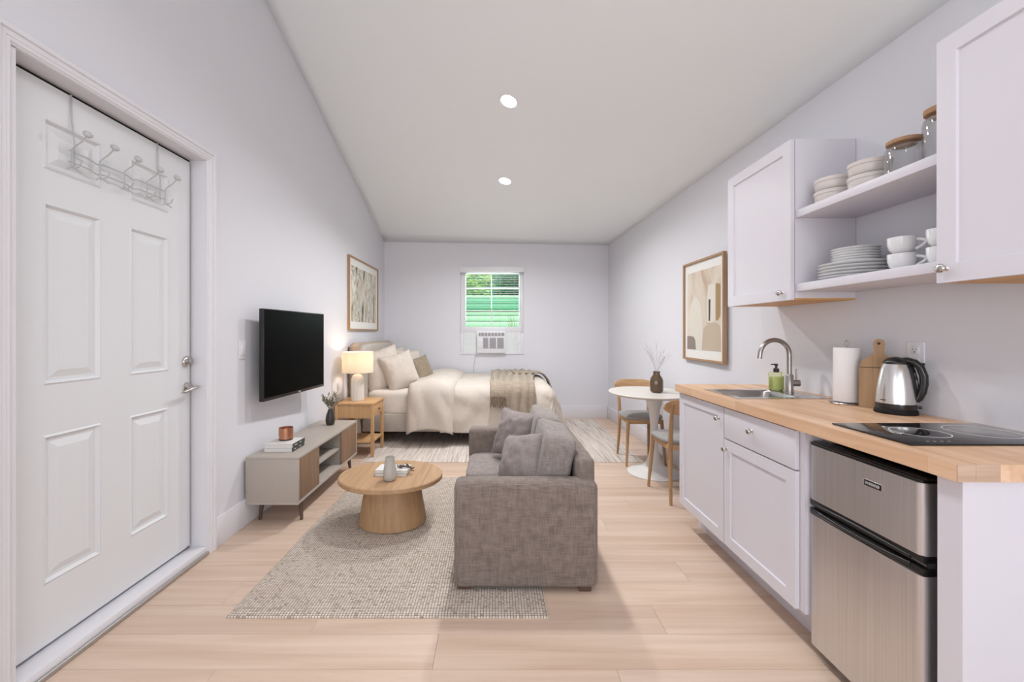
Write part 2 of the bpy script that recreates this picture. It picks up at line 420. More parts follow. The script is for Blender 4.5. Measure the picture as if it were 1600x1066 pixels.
# ------------------------------------------------------------------ panelled slabs
def panel_slab(name, mat, parent, xf, sgn, ys, zs, cells, ops, thick):
    """slab whose front is the plane x = xf facing sgn*X; cells = list of (i, j) that get the moulding ops [(inset, depth)]"""
    b = B(); bm = b.bm
    V = [[bm.verts.new((xf, y, z)) for z in zs] for y in ys]; fc = {}
    for i in range(len(ys)-1):
        for j in range(len(zs)-1):
            q = [V[i][j], V[i+1][j], V[i+1][j+1], V[i][j+1]]
            fc[(i, j)] = bm.faces.new(q if sgn > 0 else q[::-1])
    bm.normal_update()
    for c in cells:
        for ins, dep in ops:
            bmesh.ops.inset_individual(bm, faces=[fc[c]], thickness=ins, depth=dep, use_even_offset=True); bm.normal_update()
    y0, y1, z0, z1 = ys[0], ys[-1], zs[0], zs[-1]; xb = xf-sgn*thick
    bk = [bm.verts.new((xb, yy, zz)) for yy, zz in ((y0, z0), (y1, z0), (y1, z1), (y0, z1))]
    fr = [V[0][0], V[-1][0], V[-1][-1], V[0][-1]]
    fr = [bm.verts.new(v.co) for v in fr]
    fs = [bm.faces.new(bk)]
    for k in range(4): fs.append(bm.faces.new((fr[k], fr[(k+1) % 4], bk[(k+1) % 4], bk[k])))
    cen = Vector(((xf+xb)/2, (y0+y1)/2, (z0+z1)/2))
    for f in fs:
        f.normal_update()
        if (f.calc_center_median()-cen).dot(f.normal) < 0: f.normal_flip()
    return b.obj(name, mat, parent)

# entry door
dr = bpy.data.objects.new('door_1', None); C.objects.link(dr); dr.location = (-1.75, 1.93, 0); struct(dr)
XS = -1.75
ys = [1.470, 1.607, 1.844, 1.989, 2.222, 2.382]; zs = [.062, .30, .88, 1.075, 1.787, 1.918, 2.116, 2.255]
slab = panel_slab('door_slab', M['door'], dr, XS, 1, ys, zs, [(i, j) for i in (1, 3) for j in (1, 3, 5)],
                  [(.007, .005), (.010, -.013), (.012, 0.0), (.028, .010)], .044)
b = B(); b.box(XL-T+.001, XL+.001, DY0-.001, DY0+.018, 0, DZ).box(XL-T+.001, XL+.001, DY1-.018+.016, DY1+.001, 0, DZ).box(XL-T+.001, XL+.001, DY0, DY1, DZ-.002, DZ+.001)
b.obj('jamb', M['trim'], dr)
# stop/gasket: the thin black gap
b = B(); b.box(XS-.05, XS-.012, 2.380, 2.399, .05, 2.27).box(XS-.05, XS-.012, 1.448, 1.472, .05, 2.27).box(XS-.05, XS-.012, 1.45, 2.39, 2.254, 2.271)
b.obj('weatherstrip', M['blackm'], dr)
# casing: stepped moulding, mitred corners
b = B()
for f0, f1, th in ((0, 1, .008), (.10, .96, .013), (.30, .92, .016), (.60, .92, .023)):
    w0, w1 = f0*.070, f1*.070
    pts = [(DY0-w1, 0), (DY0-w1, DZ+w1), (DY1+w1, DZ+w1), (DY1+w1, 0), (DY1+w0, 0), (DY1+w0, DZ+w0), (DY0-w0, DZ+w0), (DY0-w0, 0)]
    a_ = [b.bm.verts.new((XL+.0004, *p)) for p in pts]; c_ = [b.bm.verts.new((XL+th-.003, *p)) for p in pts]
    i4 = .003
    sg = [(1, 0), (1, -1), (-1, -1), (-1, 0), (1, 0), (1, 1), (-1, 1), (-1, 0)]
    sg = [(1, 0), (1, -1), (-1, -1), (-1, 0), (1, 0), (1, 1), (-1, 1), (-1, 0)]
    e_ = [b.bm.verts.new((XL+th, p[0]+q[0]*i4, p[1]+q[1]*i4)) for p, q in zip(pts, sg)]
    for k in range(8):
        k2 = (k+1) % 8
        b.bm.faces.new((a_[k], a_[k2], c_[k2], c_[k])); b.bm.faces.new((c_[k], c_[k2], e_[k2], e_[k]))
    for q in ((0, 1, 6, 7), (1, 2, 5, 6), (2, 3, 4, 5)): b.bm.faces.new([e_[k] for k in q])
bmesh.ops.recalc_face_normals(b.bm, faces=b.bm.faces[:])
b.obj('casing', M['trim'], dr)
b = B(); b.box(XS-.06, XL+.004, DY0, DY1, 0, .046, .003); b.obj('threshold', M['trim'], dr, 35)
b = B(); b.box(XL+.004, XL+.020, DY0, DY1, 0, .020, .006, 3); b.obj('threshold_strip', M['metalstrip'], dr, 35)
# deadbolt + lever
RX = Matrix.Rotation(PI/2, 4, 'Y')
dbt = B().lathe([(0, .018), (.016, .018), (.026, .014), (.031, .006), (.031, 0)], (XS, 2.352, 1.117), 32, mx=RX).obj('deadbolt', M['chrome'], dr, 40)
B().box(XS+.017, XS+.032, 2.348, 2.356, 1.100, 1.134, .003).obj('thumb_turn', M['nickel'], dbt, 40)
lv = B().lathe([(0, .012), (.018, .012), (.030, .008), (.032, 0)], (XS, 2.358, .968), 32, mx=RX).obj('door_lever', M['chrome'], dr, 40)
B().tube([(XS+.010, 2.358, .968), (XS+.050, 2.358, .968)], .011, 16).tube([(XS+.047, 2.368, .969), (XS+.055, 2.34, .970), (XS+.058, 2.31, .966), (XS+.056, 2.270, .958), (XS+.052, 2.255, .955)], [.012, .012, .010, .009, .005], 12, ry=[.010, .010, .008, .007, .004]).obj('lever_arm', M['chrome'], lv, 50)

# ------------------------------------------------------------------ window
wn = bpy.data.objects.new('window_1', None); C.objects.link(wn); wn.location = (-.05, YB, WZ0); struct(wn)
YW = YB+.075
def PX(px, Y=YW): return (px-VX)*Y/F
def PZ(py, Y=YW): return H-(py-VY)*Y/F
gx0, gx1 = PX(728), PX(811); gzt, gzm, gz2, gzb = PZ(428), PZ(450.5), PZ(487), PZ(511)
sb = PZ(519)
b = B()
b.box(WX0, gx0, YW-.02, YW+.04, sb-.02, WZ1, .003).box(gx1, WX1, YW-.02, YW+.04, sb-.02, WZ1, .003).box(gx0, gx1, YW-.02, YW+.04, gzt, WZ1, .003)
b.obj('window_frame', M['trim'], wn, 35)
bx('sash_rail', M['trim'], wn, gx0-.03, gx1+.03, YW-.035, YW+.02, sb, gzb, .004)
bx('meeting_rail', M['trim'], wn, gx0, gx1, YW-.01, YW+.015, gzm-.012, gzm+.012, .003)
bx('meeting_rail', M['grey'], wn, gx0, gx1, YW+.0, YW+.02, gz2-.008, gz2+.012, .003)
bx('muntin', M['trim'], wn, PX(768)-.008, PX(768)+.008, YW-.008, YW+.012, gzb, gzt, .002)
bx('pane', M['glass'], wn, gx0, gx1, YW+.018, YW+.022, gzb, gzt)
bx('window_frame', M['trim'], wn, WX0, WX0+.05, YB+.02, YB+.10, WZ0, sb-.02, .003)
bx('window_frame', M['trim'], wn, WX1-.05, WX1, YB+.02, YB+.10, WZ0, sb-.02, .003)
bx('window_sill', M['trim'], wn, WX0, WX1, YB-.012, YB+.12, WZ0-.006, WZ0+.012, .003)
# blind
bl = thing('window_blind', 'white slatted window blind hanging above the air conditioner', 'blind', (-.05, YB, WZ1))
bx('headrail', M['white'], bl, WX0-.006, WX1+.008, YB-.028, YB+.02, 2.185, 2.272, .003)
for k in range(20):
    z = 2.165-.0265*k
    B().box(gx0-.015, gx1+.015, -.011, .011, -.0012, .0012, mx=Matrix.Translation((0, YB+.032, z)) @ Matrix.Rotation(math.radians(3), 4, 'X')).obj('slat', M['white'], bl)
for px in (733, 757.5, 781.5, 804):
    B().tube([(PX(px, YB), YB+.032, 2.18), (PX(px, YB), YB+.032, 1.37)], .0016, 6).obj('cord', M['cord'], bl)
# air conditioner
ac = thing('air_conditioner', 'white window air conditioner with grey front grille under the blind', 'air conditioner', (-.06, YB, WZ0))
ax0, ax1, az0, az1 = PX(745, 6.2), PX(790, 6.2), WZ0+.012, PZ(518, 6.2)
bx('body', M['white'], ac, ax0, ax1, 6.19, 6.55, az0, az1, .008)
bx('top_vent', M['grey'], ac, PX(748, 6.19), PX(788, 6.19), 6.184, 6.20, PZ(525, 6.19), PZ(520, 6.19), .001)
for k in range(7):
    xx = PX(751+5.2*k, 6.19); bx('vent_fin', M['white'], ac, xx, xx+.009, 6.181, 6.186, PZ(525, 6.19), PZ(520, 6.19))
for a, c in ((755, 763), (765, 775), (777, 787)):
    g = bx('grille', M['grey'], ac, PX(a, 6.19), PX(c, 6.19), 6.184, 6.20, PZ(544.5, 6.19), PZ(528, 6.19), .001)
    for k in range(8):
        zz = PZ(544-2*k, 6.19); bx('grille_slat', M['cord'], g, PX(a, 6.19), PX(c, 6.19), 6.181, 6.185, zz, zz+.006)
bx('control_panel', M['trim'], ac, PX(746.5, 6.19), PX(752.5, 6.19), 6.184, 6.20, PZ(544.5, 6.19), PZ(528, 6.19), .001)
for z in (535, 541):
    B().lathe([(0, .014), (.012, .014), (.013, 0)], (PX(749.5, 6.19), 6.186, PZ(z-2, 6.19)), 16, mx=Matrix.Rotation(PI/2, 4, 'X')).obj('dial', M['white'], ac, 40)
for a, c in ((WX0+.05, ax0), (ax1, WX1-.05)):
    b = B(); n = 10
    for k in range(n):
        x0 = a+(c-a)*k/n; x1 = a+(c-a)*(k+1)/n
        b.box(x0+.001, x1-.001, YB+.03+(.006 if k % 2 else 0), YB+.045, WZ0+.012, sb-.001, .001, 1)
    b.obj('side_panel', M['white'], ac)
pts = [(PX(743.5, 6.24), 6.243, WZ0-.006), (PX(742, 6.24), 6.24, .88), (PX(740, 6.24), 6.24, .75), (PX(739.5, 6.24), 6.235, .60), (PX(741, 6.2), 6.235, .45)]
tag(B().tube(pts, .0035, 8).obj('power_cord', M['cord'], None, 50), 'thin grey power cord hanging down the wall from the air conditioner', 'cord')

# ------------------------------------------------------------------ recessed ceiling lights
for i, (y, x) in enumerate(((3.257, .105), (4.45, .103), (2.0, .11), (.75, .12), (-.6, .12))):
    z = zceil(x, y); e = .01
    nrm = Vector((-(zceil(x+e, y)-zceil(x-e, y))/(2*e), -(zceil(x, y+e)-zceil(x, y-e))/(2*e), 1)).normalized()
    R = nrm.to_track_quat('Z', 'Y').to_matrix().to_4x4()
    if i < 2:
        t = thing('ceiling_light', ['round recessed ceiling light, the nearer and larger of the two', 'round recessed ceiling light, the farther one toward the bed'][i], 'ceiling light', (x, y, z), 'recessed ceiling lights')
        B().lathe([(.062, -.002), (.075, -.006), (.078, -.001), (.078, .004), (.055, .004), (.062, -.002)], (x, y, z), 40, mx=R).obj('trim_ring', M['trim'], t, 40)
        B().lathe([(0, -.003), (.060, -.003), (.060, .003), (0, .003)], (x, y, z), 32, mx=R).obj('lens', M['led'], t, 40)
    p = Vector((x, y, z))-nrm*.02
    d = bpy.data.lights.new('can_light', 'AREA'); d.shape = 'DISK'; d.size = .14; d.spread = 2.62; d.energy = CAN_POWER[i]; d.color = (.97, .985, 1.0)
    o = bpy.data.objects.new('can_light', d); C.objects.link(o); o.location = p-Vector((0, 0, .025)); o.rotation_euler = (0, 0, 0)

# ------------------------------------------------------------------ rugs
def rug(name, x0, x1, y0, y1, th, mat, edge):
    b = B(); nx, ny = 60, 80
    def f(u, v):
        x = x0+(x1-x0)*u; y = y0+(y1-y0)*v
        q = min(u*(x1-x0), (1-u)*(x1-x0), v*(y1-y0), (1-v)*(y1-y0))
        j = noise.noise(Vector((x*3, y*3, 1)))*edge
        z = th*(1-.45*max(0, 1-q/.01))
        return (x+(j if u in (0, 1) else 0), y+(j if v in (0, 1) else 0), z+max(0, noise.noise(Vector((x*2.2, y*2.2, 5))))*.002)
    b.grid(f, nx, ny)
    # skirt to the floor
    bd = [e for e in b.bm.edges if e.is_boundary]
    r = bmesh.ops.extrude_edge_only(b.bm, edges=bd)
    for v in r['geom']:
        if isinstance(v, bmesh.types.BMVert): v.co.z = 0.0002
    bmesh.ops.recalc_face_normals(b.bm, faces=b.bm.faces[:])
    return b.obj(name, mat, None, 50)
tag(rug('area_rug', -1.205, .238, 1.865, 3.665, .011, M['rug'], .006), 'chunky woven beige and brown rug under the coffee table and sofa', 'rug')
tag(rug('striped_rug', -1.32, 1.45, 4.10, 6.14, .007, M['rug2'], .004), 'flat striped beige rug with thin dark lines under the bed', 'rug')

# ------------------------------------------------------------------ TV
tv = thing('television', 'black flat television on a wall bracket above the low console', 'television', (-1.555, 2.80, 1.125))
ty0, ty1 = 2.80, 3.645
bx('bezel', M['black'], tv, -1.593, -1.561, ty0, ty1, .812, 1.444, .003)
bx('screen', M['screen'], tv, -1.562, -1.5597, ty0+.008, ty1-.008, .834, 1.438)
B().superbox(-1.60, 3.22, 1.00, .028, .30, .17, 8, 6).obj('rear_housing', M['blackm'], tv, 40)
B().box(-1.562, -1.5585, 3.235, 3.262, .818, .827, .001).obj('logo_plate', M['chrome'], tv)
B().box(-1.69, -1.60, 3.12, 3.32, 1.02, 1.22, .004).obj('wall_bracket', M['blackm'], tv, 35)
tv.rotation_euler = (0, 0, -math.atan2(.06, .845))

# light switch
sw = thing('light_switch', 'white rocker light switch between the door and television', 'switch', (XL, 2.74, 1.166))
bx('switch_plate', M['white'], sw, XL, XL+.006, 2.70, 2.78, 1.105, 1.227, .003)
B().box(XL+.004, XL+.011, 2.722, 2.758, 1.133, 1.199, .003).obj('rocker', M['white'], sw, 35)

# ------------------------------------------------------------------ TV console
cs = thing('tv_console', 'low taupe console with walnut doors and open middle shelf', 'console', (-1.48, 3.33, 0))
cx0, cx1, cy0, cy1, cz0, cz1 = -1.652, -1.303, 2.75, 3.92, .14, .455; t_ = .017
bx('top_panel', M['taupe'], cs, cx0, cx1, cy0, cy1, cz1-t_, cz1, .0015)
bx('bottom_panel', M['taupe'], cs, cx0, cx1, cy0, cy1, cz0, cz0+t_, .0015)
for a in (cy0, cy1-t_): bx('side_panel', M['taupe'], cs, cx0, cx1, a, a+t_, cz0+t_, cz1-t_, .001)
bx('back_panel', M['taupein'], cs, cx0, cx0+.008, cy0+t_, cy1-t_, cz0+t_, cz1-t_)
for a in (3.082, 3.545): bx('divider', M['taupein'], cs, cx0+.008, cx1-.02, a-.008, a+.008, cz0+t_, cz1-t_)
bx('shelf', M['taupe'], cs, cx0+.008, cx1-.025, 3.09, 3.537, .285, .300, .001)
bx('cabinet_door', M['walnut'], cs, cx1-.022, cx1-.004, cy0+t_+.002, 3.088, cz0+t_+.002, cz1-t_-.002, .001)
bx('cabinet_door', M['walnut'], cs, cx1-.022, cx1-.004, 3.539, cy1-t_-.002, cz0+t_+.002, cz1-t_-.002, .001)
for yy, dy in ((2.86, -.012), (3.80, .012)):
    for xx, dx in ((-1.60, -.012), (-1.34, .014)):
        B().tube([(xx+dx, yy+dy, 0), (xx, yy, cz0)], [.010, .0165], 12).obj('leg', M['walleg'], cs, 50)

# generic book
def book(name, label, x0, x1, y0, y1, z0, th, spine_mat, cover_mat, group, rot=0, spine='x1', text=False):
    c = ((x0+x1)/2, (y0+y1)/2, z0); t = thing(name, label, 'book', c, group)
    c2 = .0022
    bx('cover', cover_mat, t, x0, x1, y0, y1, z0, z0+c2, .0005, 1)
    bx('cover', cover_mat, t, x0, x1, y0, y1, z0+th-c2, z0+th, .0005, 1)
    bx('pages', M['paper'], t, x0+.003, x1-.003, y0+.003, y1-.003, z0+c2, z0+th-c2)
    s = bx('spine', spine_mat, t, x1-.002, x1+.0015, y0, y1, z0, z0+th, .0007, 1)
    for k in range(2):
        yy = y0+(y1-y0)*(.16+.42*k); l = (y1-y0)*random.uniform(.10, .2)
        bx('spine_lettering', M['line'], s, x1+.0012, x1+.0019, yy, yy+l, z0+th*.42, z0+th*.60)
    if text:
        bx('cover_lettering', M['grey'], t, x0+.07, x1-.05, y0+.022, y0+.026, z0+th-.0004, z0+th+.0004)
    t.rotation_euler = (0, 0, rot); return t
M['cover'] = newmat('book_cover_white', (.74, .72, .70), .5); M['coverg'] = newmat('book_cover_grey', (.40, .38, .37), .5)
book('book', 'thicker book at the bottom of the pair on the low console', -1.597, -1.402, 2.868, 3.052, cz1, .029, M['spine'], M['coverg'], 'books on the console')
book('book', 'white covered book on top of the pair, under the copper candle', -1.593, -1.398, 2.870, 3.050, cz1+.029, .028, M['spine'], M['cover'], 'books on the console', text=True)
cd = thing('candle', 'copper coloured candle cup on the white book of the console', 'candle', (-1.502, 2.985, cz1+.057))
z0 = cz1+.057
B().lathe([(0, 0), (.043, 0), (.047, .004), (.047, .012), (0, .012)], (-1.502, 2.985, z0), 32).obj('foot', M['cbase'], cd, 40)
B().lathe([(0, .012), (.047, .012), (.048, .05), (.047, .088), (.044, .088), (.044, .070), (0, .070)], (-1.502, 2.985, z0), 32).obj('cup', M['copper'], cd, 40)

# olive sprig vase
def sprig(b, base, n, spread, height, leafr, r0=.0015, leaf_n=9):
    lb = B()
    for k in range(n):
        a = 2*PI*k/n+random.uniform(-.3, .3); s = spread*random.uniform(.4, 1)
        tip = Vector(base)+Vector((math.cos(a)*s, math.sin(a)*s, height*random.uniform(.7, 1)*(1-.45*(s/spread)**2)))
        mid = (Vector(base)+tip)/2+Vector((-math.cos(a)*s*.18, -math.sin(a)*s*.18, height*.05))
        pts = []
        for i in range(7):
            t = i/6; pts.append(Vector(base)*(1-t)**2+mid*2*t*(1-t)+tip*t*t)
        b.tube(pts, [r0*(1-.5*i/6) for i in range(7)], 5)
        for i in range(leaf_n):
            t = .40+.6*i/(leaf_n-1); p = Vector(base)*(1-t)**2+mid*2*t*(1-t)+tip*t*t
            d = (tip-Vector(base)).normalized(); sd = Vector((random.uniform(-1, 1), random.uniform(-1, 1), random.uniform(-.2, .9))).normalized()
            dr_ = (d*.9+sd*.8).normalized(); q = dr_.to_track_quat('Z', 'Y').to_matrix().to_4x4()
            l = leafr*random.uniform(.8, 1.2)
            lb.lathe([(0, 0), (l*.26, l*.5), (l*.24, l*1.1), (0, l*2)], tuple(p), 6, sx=1, sy=.45, mx=q)
    return lb
vs = thing('plant_vase', 'small dark vase of olive leaf sprigs on the far end of the console', 'vase', (-1.478, 3.724, cz1))
B().lathe([(0, 0), (.030, 0), (.038, .02), (.041, .05), (.034, .09), (.021, .125), (.020, .137), (.016, .137), (.016, .11), (0, .10)], (-1.478, 3.724, cz1), 32).obj('vase', M['darkvase'], vs, 50)
b = B(); lb = sprig(b, (-1.478, 3.724, cz1+.115), 15, .105, .185, .0165)
b.obj('stems', M['leaf'], vs); o = lb.obj('foliage', M['leaf'], vs, 60); o['kind'] = 'stuff'

# ------------------------------------------------------------------ coffee table
ct = thing('coffee_table', 'round oak coffee table with a solid tapered drum base', 'coffee table', (-.70, 2.82, .012))
tz = .327
def topprof(r, z0, z1): return [(0, z0), (r-.006, z0), (r, z0+.006), (r, z1-.006), (r-.006, z1), (0, z1)]
B().lathe(topprof(.345, tz-.034, tz), (-.705, 2.815, 0), 72, sx=1, sy=.86).obj('table_top', M['oaky'], ct, 40)
B().lathe([(0, .0122), (.218, .0122), (.224, .018), (.178, tz-.034), (0, tz-.034)], (-.692, 2.81, 0), 64, sx=1, sy=.88).obj('drum_base', M['oakz'], ct, 30)
# items
vz = B().lathe([(0, 0), (.030, 0), (.039, .006), (.042, .03), (.041, .06), (.035, .10), (.029, .135), (.030, .150), (.027, .150), (.026, .13), (0, .12)], (-.682, 2.690, tz), 36).obj('stone_vase', M['vase'], None, 50)
tag(vz, 'small pale grey bottle vase standing on the coffee table', 'vase')
book('book', 'lower grey book lying behind the vase on the coffee table', -.800, -.590, 2.755, 2.885, tz, .020, M['paper'], M['coverg'], 'books on the coffee table', -.03)
book('book', 'upper white book lying behind the vase on the coffee table', -.797, -.583, 2.760, 2.885, tz+.020, .020, M['paper'], M['cover'], 'books on the coffee table', -.05)
b = B(); base = Vector((-.655, 2.82, tz+.046))
ptsx = [(-.655, 2.80, tz+.044), (-.625, 2.805, tz+.050), (-.595, 2.815, tz+.049), (-.572, 2.815, tz+.040), (-.560, 2.80, tz+.022)]
b.tube(ptsx, [.002, .004, .005, .004, .003], 6)
for k in range(26):
    t = random.random(); i = min(3, int(t*4)); p = Vector(ptsx[i]).lerp(Vector(ptsx[i+1]), random.random())
    d = Vector((random.uniform(-1, 1), random.uniform(-1, 1), random.uniform(.0, .8))).normalized()
    b.lathe([(0, 0), (.006, .008), (.005, .017), (0, .026)], tuple(p), 6, sx=1, sy=.5, mx=d.to_track_quat('Z', 'Y').to_matrix().to_4x4())
tag(b.obj('dried_sprig', M['cbase'], None, 60), 'dark dried sprig lying on the white coffee table book', 'sprig')

# ------------------------------------------------------------------ pillows
def pillow(name, label, cat_or_parent, c, wdt, hgt, thk, az, lean, roll, mat, group=None, seed=0, pinch=.09, wr=.006, pipe=None):
    """az: direction the face looks (radians from +X, ccw); lean: backwards tilt"""
    R = Matrix.Rotation(az, 4, 'Z') @ Matrix.Rotation(-lean, 4, 'Y') @ Matrix.Rotation(roll, 4, 'X')
    Mx = Matrix.Translation(Vector(c)) @ R
    t = thing(name, label, 'pillow', c, group)
    def P(u, v, s):
        a, b_ = u*2-1, v*2-1
        ex = a*(1-pinch*(1-b_*b_)*a*a); ez = b_*(1-pinch*(1-a*a)*b_*b_)
        th = (max(0, (1-a**4)*(1-b_**4)))**.55
        th *= .72+.28*(1-a*a)*(1-b_*b_)
        q = Vector((a*1.7+seed, b_*1.7, s*3))
        wv = noise.noise(q*1.6)*wr*2+noise.noise(q*4)*wr
        edge = min(1, th*2)
        return Mx @ Vector((s*(thk/2*th+wv*edge), ex*wdt/2, ez*hgt/2+wv*edge*.5))
    b = B()
    for s in (1, -1): b.grid(lambda u, v: P(u, v, s), 26, 26)
    bmesh.ops.remove_doubles(b.bm, verts=b.bm.verts[:], dist=.0004); bmesh.ops.recalc_face_normals(b.bm, faces=b.bm.faces[:])
    b.obj('pillow_cover', mat, t, 80)
    pts = [P(i/20, 0, 1) for i in range(20)]+[P(1, i/20, 1) for i in range(20)]+[P(1-i/20, 1, 1) for i in range(20)]+[P(0, 1-i/20, 1) for i in range(21)]
    B().tube(pts, .0035, 6, cap=False).obj('piping', pipe or mat, t, 60)
    return t

# ------------------------------------------------------------------ sofa
sf = thing('sofa', 'grey linen two seat sofa seen from its arm, back to the kitchen', 'sofa', (.15, 2.65, .012))
for a in (2.035, 3.19):
    B().box(-.205, .508, a, a+.125, .022, .545, .035, 4).obj('arm', M['sofa'], sf, 50)
bx('base', M['sofa'], sf, -.185, .50, 2.16, 3.19, .04, .235, .012)
B().box(.415, .505, 2.10, 3.27, .20, .640, .022, 3).obj('back_frame', M['sofa'], sf, 50)
for i, (a, c) in enumerate(((2.163, 2.675), (2.677, 3.187))):
    B().superbox(.10, (a+c)/2, .300, .295, (c-a)/2, .072, 9, 10, wr=.004, seed=i).obj('seat_cushion', M['cush'], sf, 70)
for i, (a, c) in enumerate(((2.170, 2.675), (2.680, 3.185))):
    R = Matrix.Rotation(math.radians(13), 4, 'Y')
    B().superbox(.315, (a+c)/2, .548, .085, (c-a)/2, .185, 9, 12, mx=R, wr=.009, seed=4+i).obj('back_cushion', M['cush'], sf, 70)
for xx in (-.155, .445):
    for yy in (2.075, 3.26): bx('foot', M['walleg'], sf, xx-.03, xx+.03, yy-.02, yy+.02, .0 if xx > .3 else .0132, .036, .003)
pillow('scatter_pillow', 'mauve grey square pillow against the far back cushion of the sofa', 0, (.135, 2.97, .560), .36, .345, .13, PI+.72, .36, 0, M['pil'], 'scatter pillows on the sofa', 3)
pillow('scatter_pillow', 'mauve grey square pillow slumped near the front arm of the sofa', 0, (.150, 2.40, .540), .35, .33, .15, PI+.55, .45, .28, M['pil'], 'scatter pillows on the sofa', 9)

# ------------------------------------------------------------------ nightstand and lamp
ns = thing('nightstand', 'light wood nightstand with one drawer and lower shelf beside the bed', 'nightstand', (-1.43, 4.43, 0))
nx0, nx1, ny0, ny1, nz = -1.640, -1.235, 4.235, 4.63, .562
bx('top', M['pine'], ns, nx0, nx1, ny0, ny1, nz-.022, nz, .004)
bx('side_panel', M['pine'], ns, nx0+.02, nx1-.03, ny0+.012, ny0+.03, .405, nz-.022)
bx('side_panel', M['pine'], ns, nx0+.02, nx1-.03, ny1-.03, ny1-.012, .405, nz-.022)
bx('back_panel', M['pine'], ns, nx0+.012, nx0+.03, ny0+.03, ny1-.03, .405, nz-.022)
bx('drawer_base', M['pine'], ns, nx0+.02, nx1-.03, ny0+.03, ny1-.03, .405, .413)
d = bx('drawer', M['pine'], ns, nx1-.030, nx1-.010, ny0+.036, ny1-.036, .415, nz-.026, .002)
B().lathe([(0, .016), (.010, .014), (.007, .004), (.006, 0)], (nx1-.010, 4.43, .475), 16, mx=RX).obj('knob', M['darkhole'], d, 50)
bx('shelf', M['pine'], ns, nx0+.02, nx1-.02, ny0+.02, ny1-.02, .148, .166, .002)
for xx in (nx0+.018, nx1-.022):
    for yy in (ny0+.018, ny1-.018):
        zb = .0075 if xx > -1.35 else .001
        B().box(xx-.016, xx+.016, yy-.016, yy+.016, zb, nz-.022, .003).obj('leg', M['pine'], ns, 35)
lp = thing('table_lamp', 'lit cream drum shade lamp with ribbed stone base on the nightstand', 'lamp', (-1.462, 4.415, nz))
lx, ly = -1.462, 4.415
b = B(); prof = [(0, 0), (.062, 0), (.066, .006), (.066, .20), (.063, .235), (.052, .262), (.030, .278), (0, .283)]
n = 40; rings = []
for (r, z) in prof:
    if r == 0: rings.append([b.bm.verts.new((lx, ly, nz+z))])
    else: rings.append([b.bm.verts.new((lx+(r-(.0035 if k % 2 else 0)*min(1, r/.05))*math.cos(2*PI*k/n), ly+(r-(.0035 if k % 2 else 0)*min(1, r/.05))*math.sin(2*PI*k/n), nz+z)) for k in range(n)])
for a, c in zip(rings, rings[1:]):
    for k in range(n):
        k2 = (k+1) % n
        if len(a) == 1: b.bm.faces.new((a[0], c[k2], c[k]))
        elif len(c) == 1: b.bm.faces.new((a[k], a[k2], c[0]))
        else: b.bm.faces.new((a[k], a[k2], c[k2], c[k]))
bmesh.ops.recalc_face_normals(b.bm, faces=b.bm.faces[:]); b.obj('lamp_base', M['lampb'], lp, 20)
B().tube([(lx, ly, nz+.28), (lx, ly, nz+.36)], .009, 12).obj('socket', M['nickel'], lp, 50)
B().lathe([(0, 0), (.018, .004), (.027, .03), (.020, .055), (0, .065)], (lx, ly, nz+.355), 20).obj('bulb', M['bulb'], lp, 60)
sh = B(); sh.lathe([(.160, .298), (.160, .515), (.1575, .515), (.1575, .298), (.160, .298)], (lx, ly, nz), 64); sh.obj('lamp_shade', M['shade'], lp, 40)
b = B()
for k in range(3):
    a = 2*PI*k/3; b.tube([(lx+.01*math.cos(a), ly+.01*math.sin(a), nz+.35), (lx+.158*math.cos(a), ly+.158*math.sin(a), nz+.50)], .0015, 6)
b.obj('spider', M['nickel'], lp)
d = bpy.data.lights.new('lamp_glow', 'POINT'); d.energy = 2.5; d.color = (1, .78, .54); d.shadow_soft_size = .03
o = bpy.data.objects.new('lamp_glow', d); C.objects.link(o); o.location = (lx, ly, nz+.445)

# ------------------------------------------------------------------ bed
bd = thing('bed', 'upholstered beige bed with padded headboard against the left wall', 'bed', (-.45, 5.45, 0))
BY0, BY1 = 4.775, 6.17; BX0, BX1 = -1.53, .68
B().box(-1.652, -1.545, 4.665, 6.215, .0075, 1.165, .052, 6).obj('headboard', M['headside'], bd, 50)
B().superbox(-1.540, 5.45, .70, .050, .755, .445, 9, 10).obj('headboard_pad', M['bedframe'], bd, 60)
bx('side_rail', M['bedframe'], bd, BX0, BX1, BY0, BY0+.04, .14, .345, .012)
bx('side_rail', M['bedframe'], bd, BX0, BX1, BY1-.04, BY1, .14, .345, .012)
bx('foot_rail', M['bedframe'], bd, BX1-.04, BX1, BY0, BY1, .14, .345, .012)
bx('slat_base', M['sub'], bd, BX0, BX1-.04, BY0+.04, BY1-.04, .25, .30)
for xx in (-1.45, .62):
    for yy in (BY0+.05, BY1-.05): B().tube([(xx, yy, .0075), (xx, yy, .15)], [.018, .025], 14).obj('leg', M['walleg'], bd, 50)
B().superbox((BX0+.64)/2, (BY0+BY1)/2, .468, (.64-BX0)/2, (BY1-BY0)/2-.015, .155, 10, 14, wr=.006).obj('mattress', M['sheet'], bd, 60)

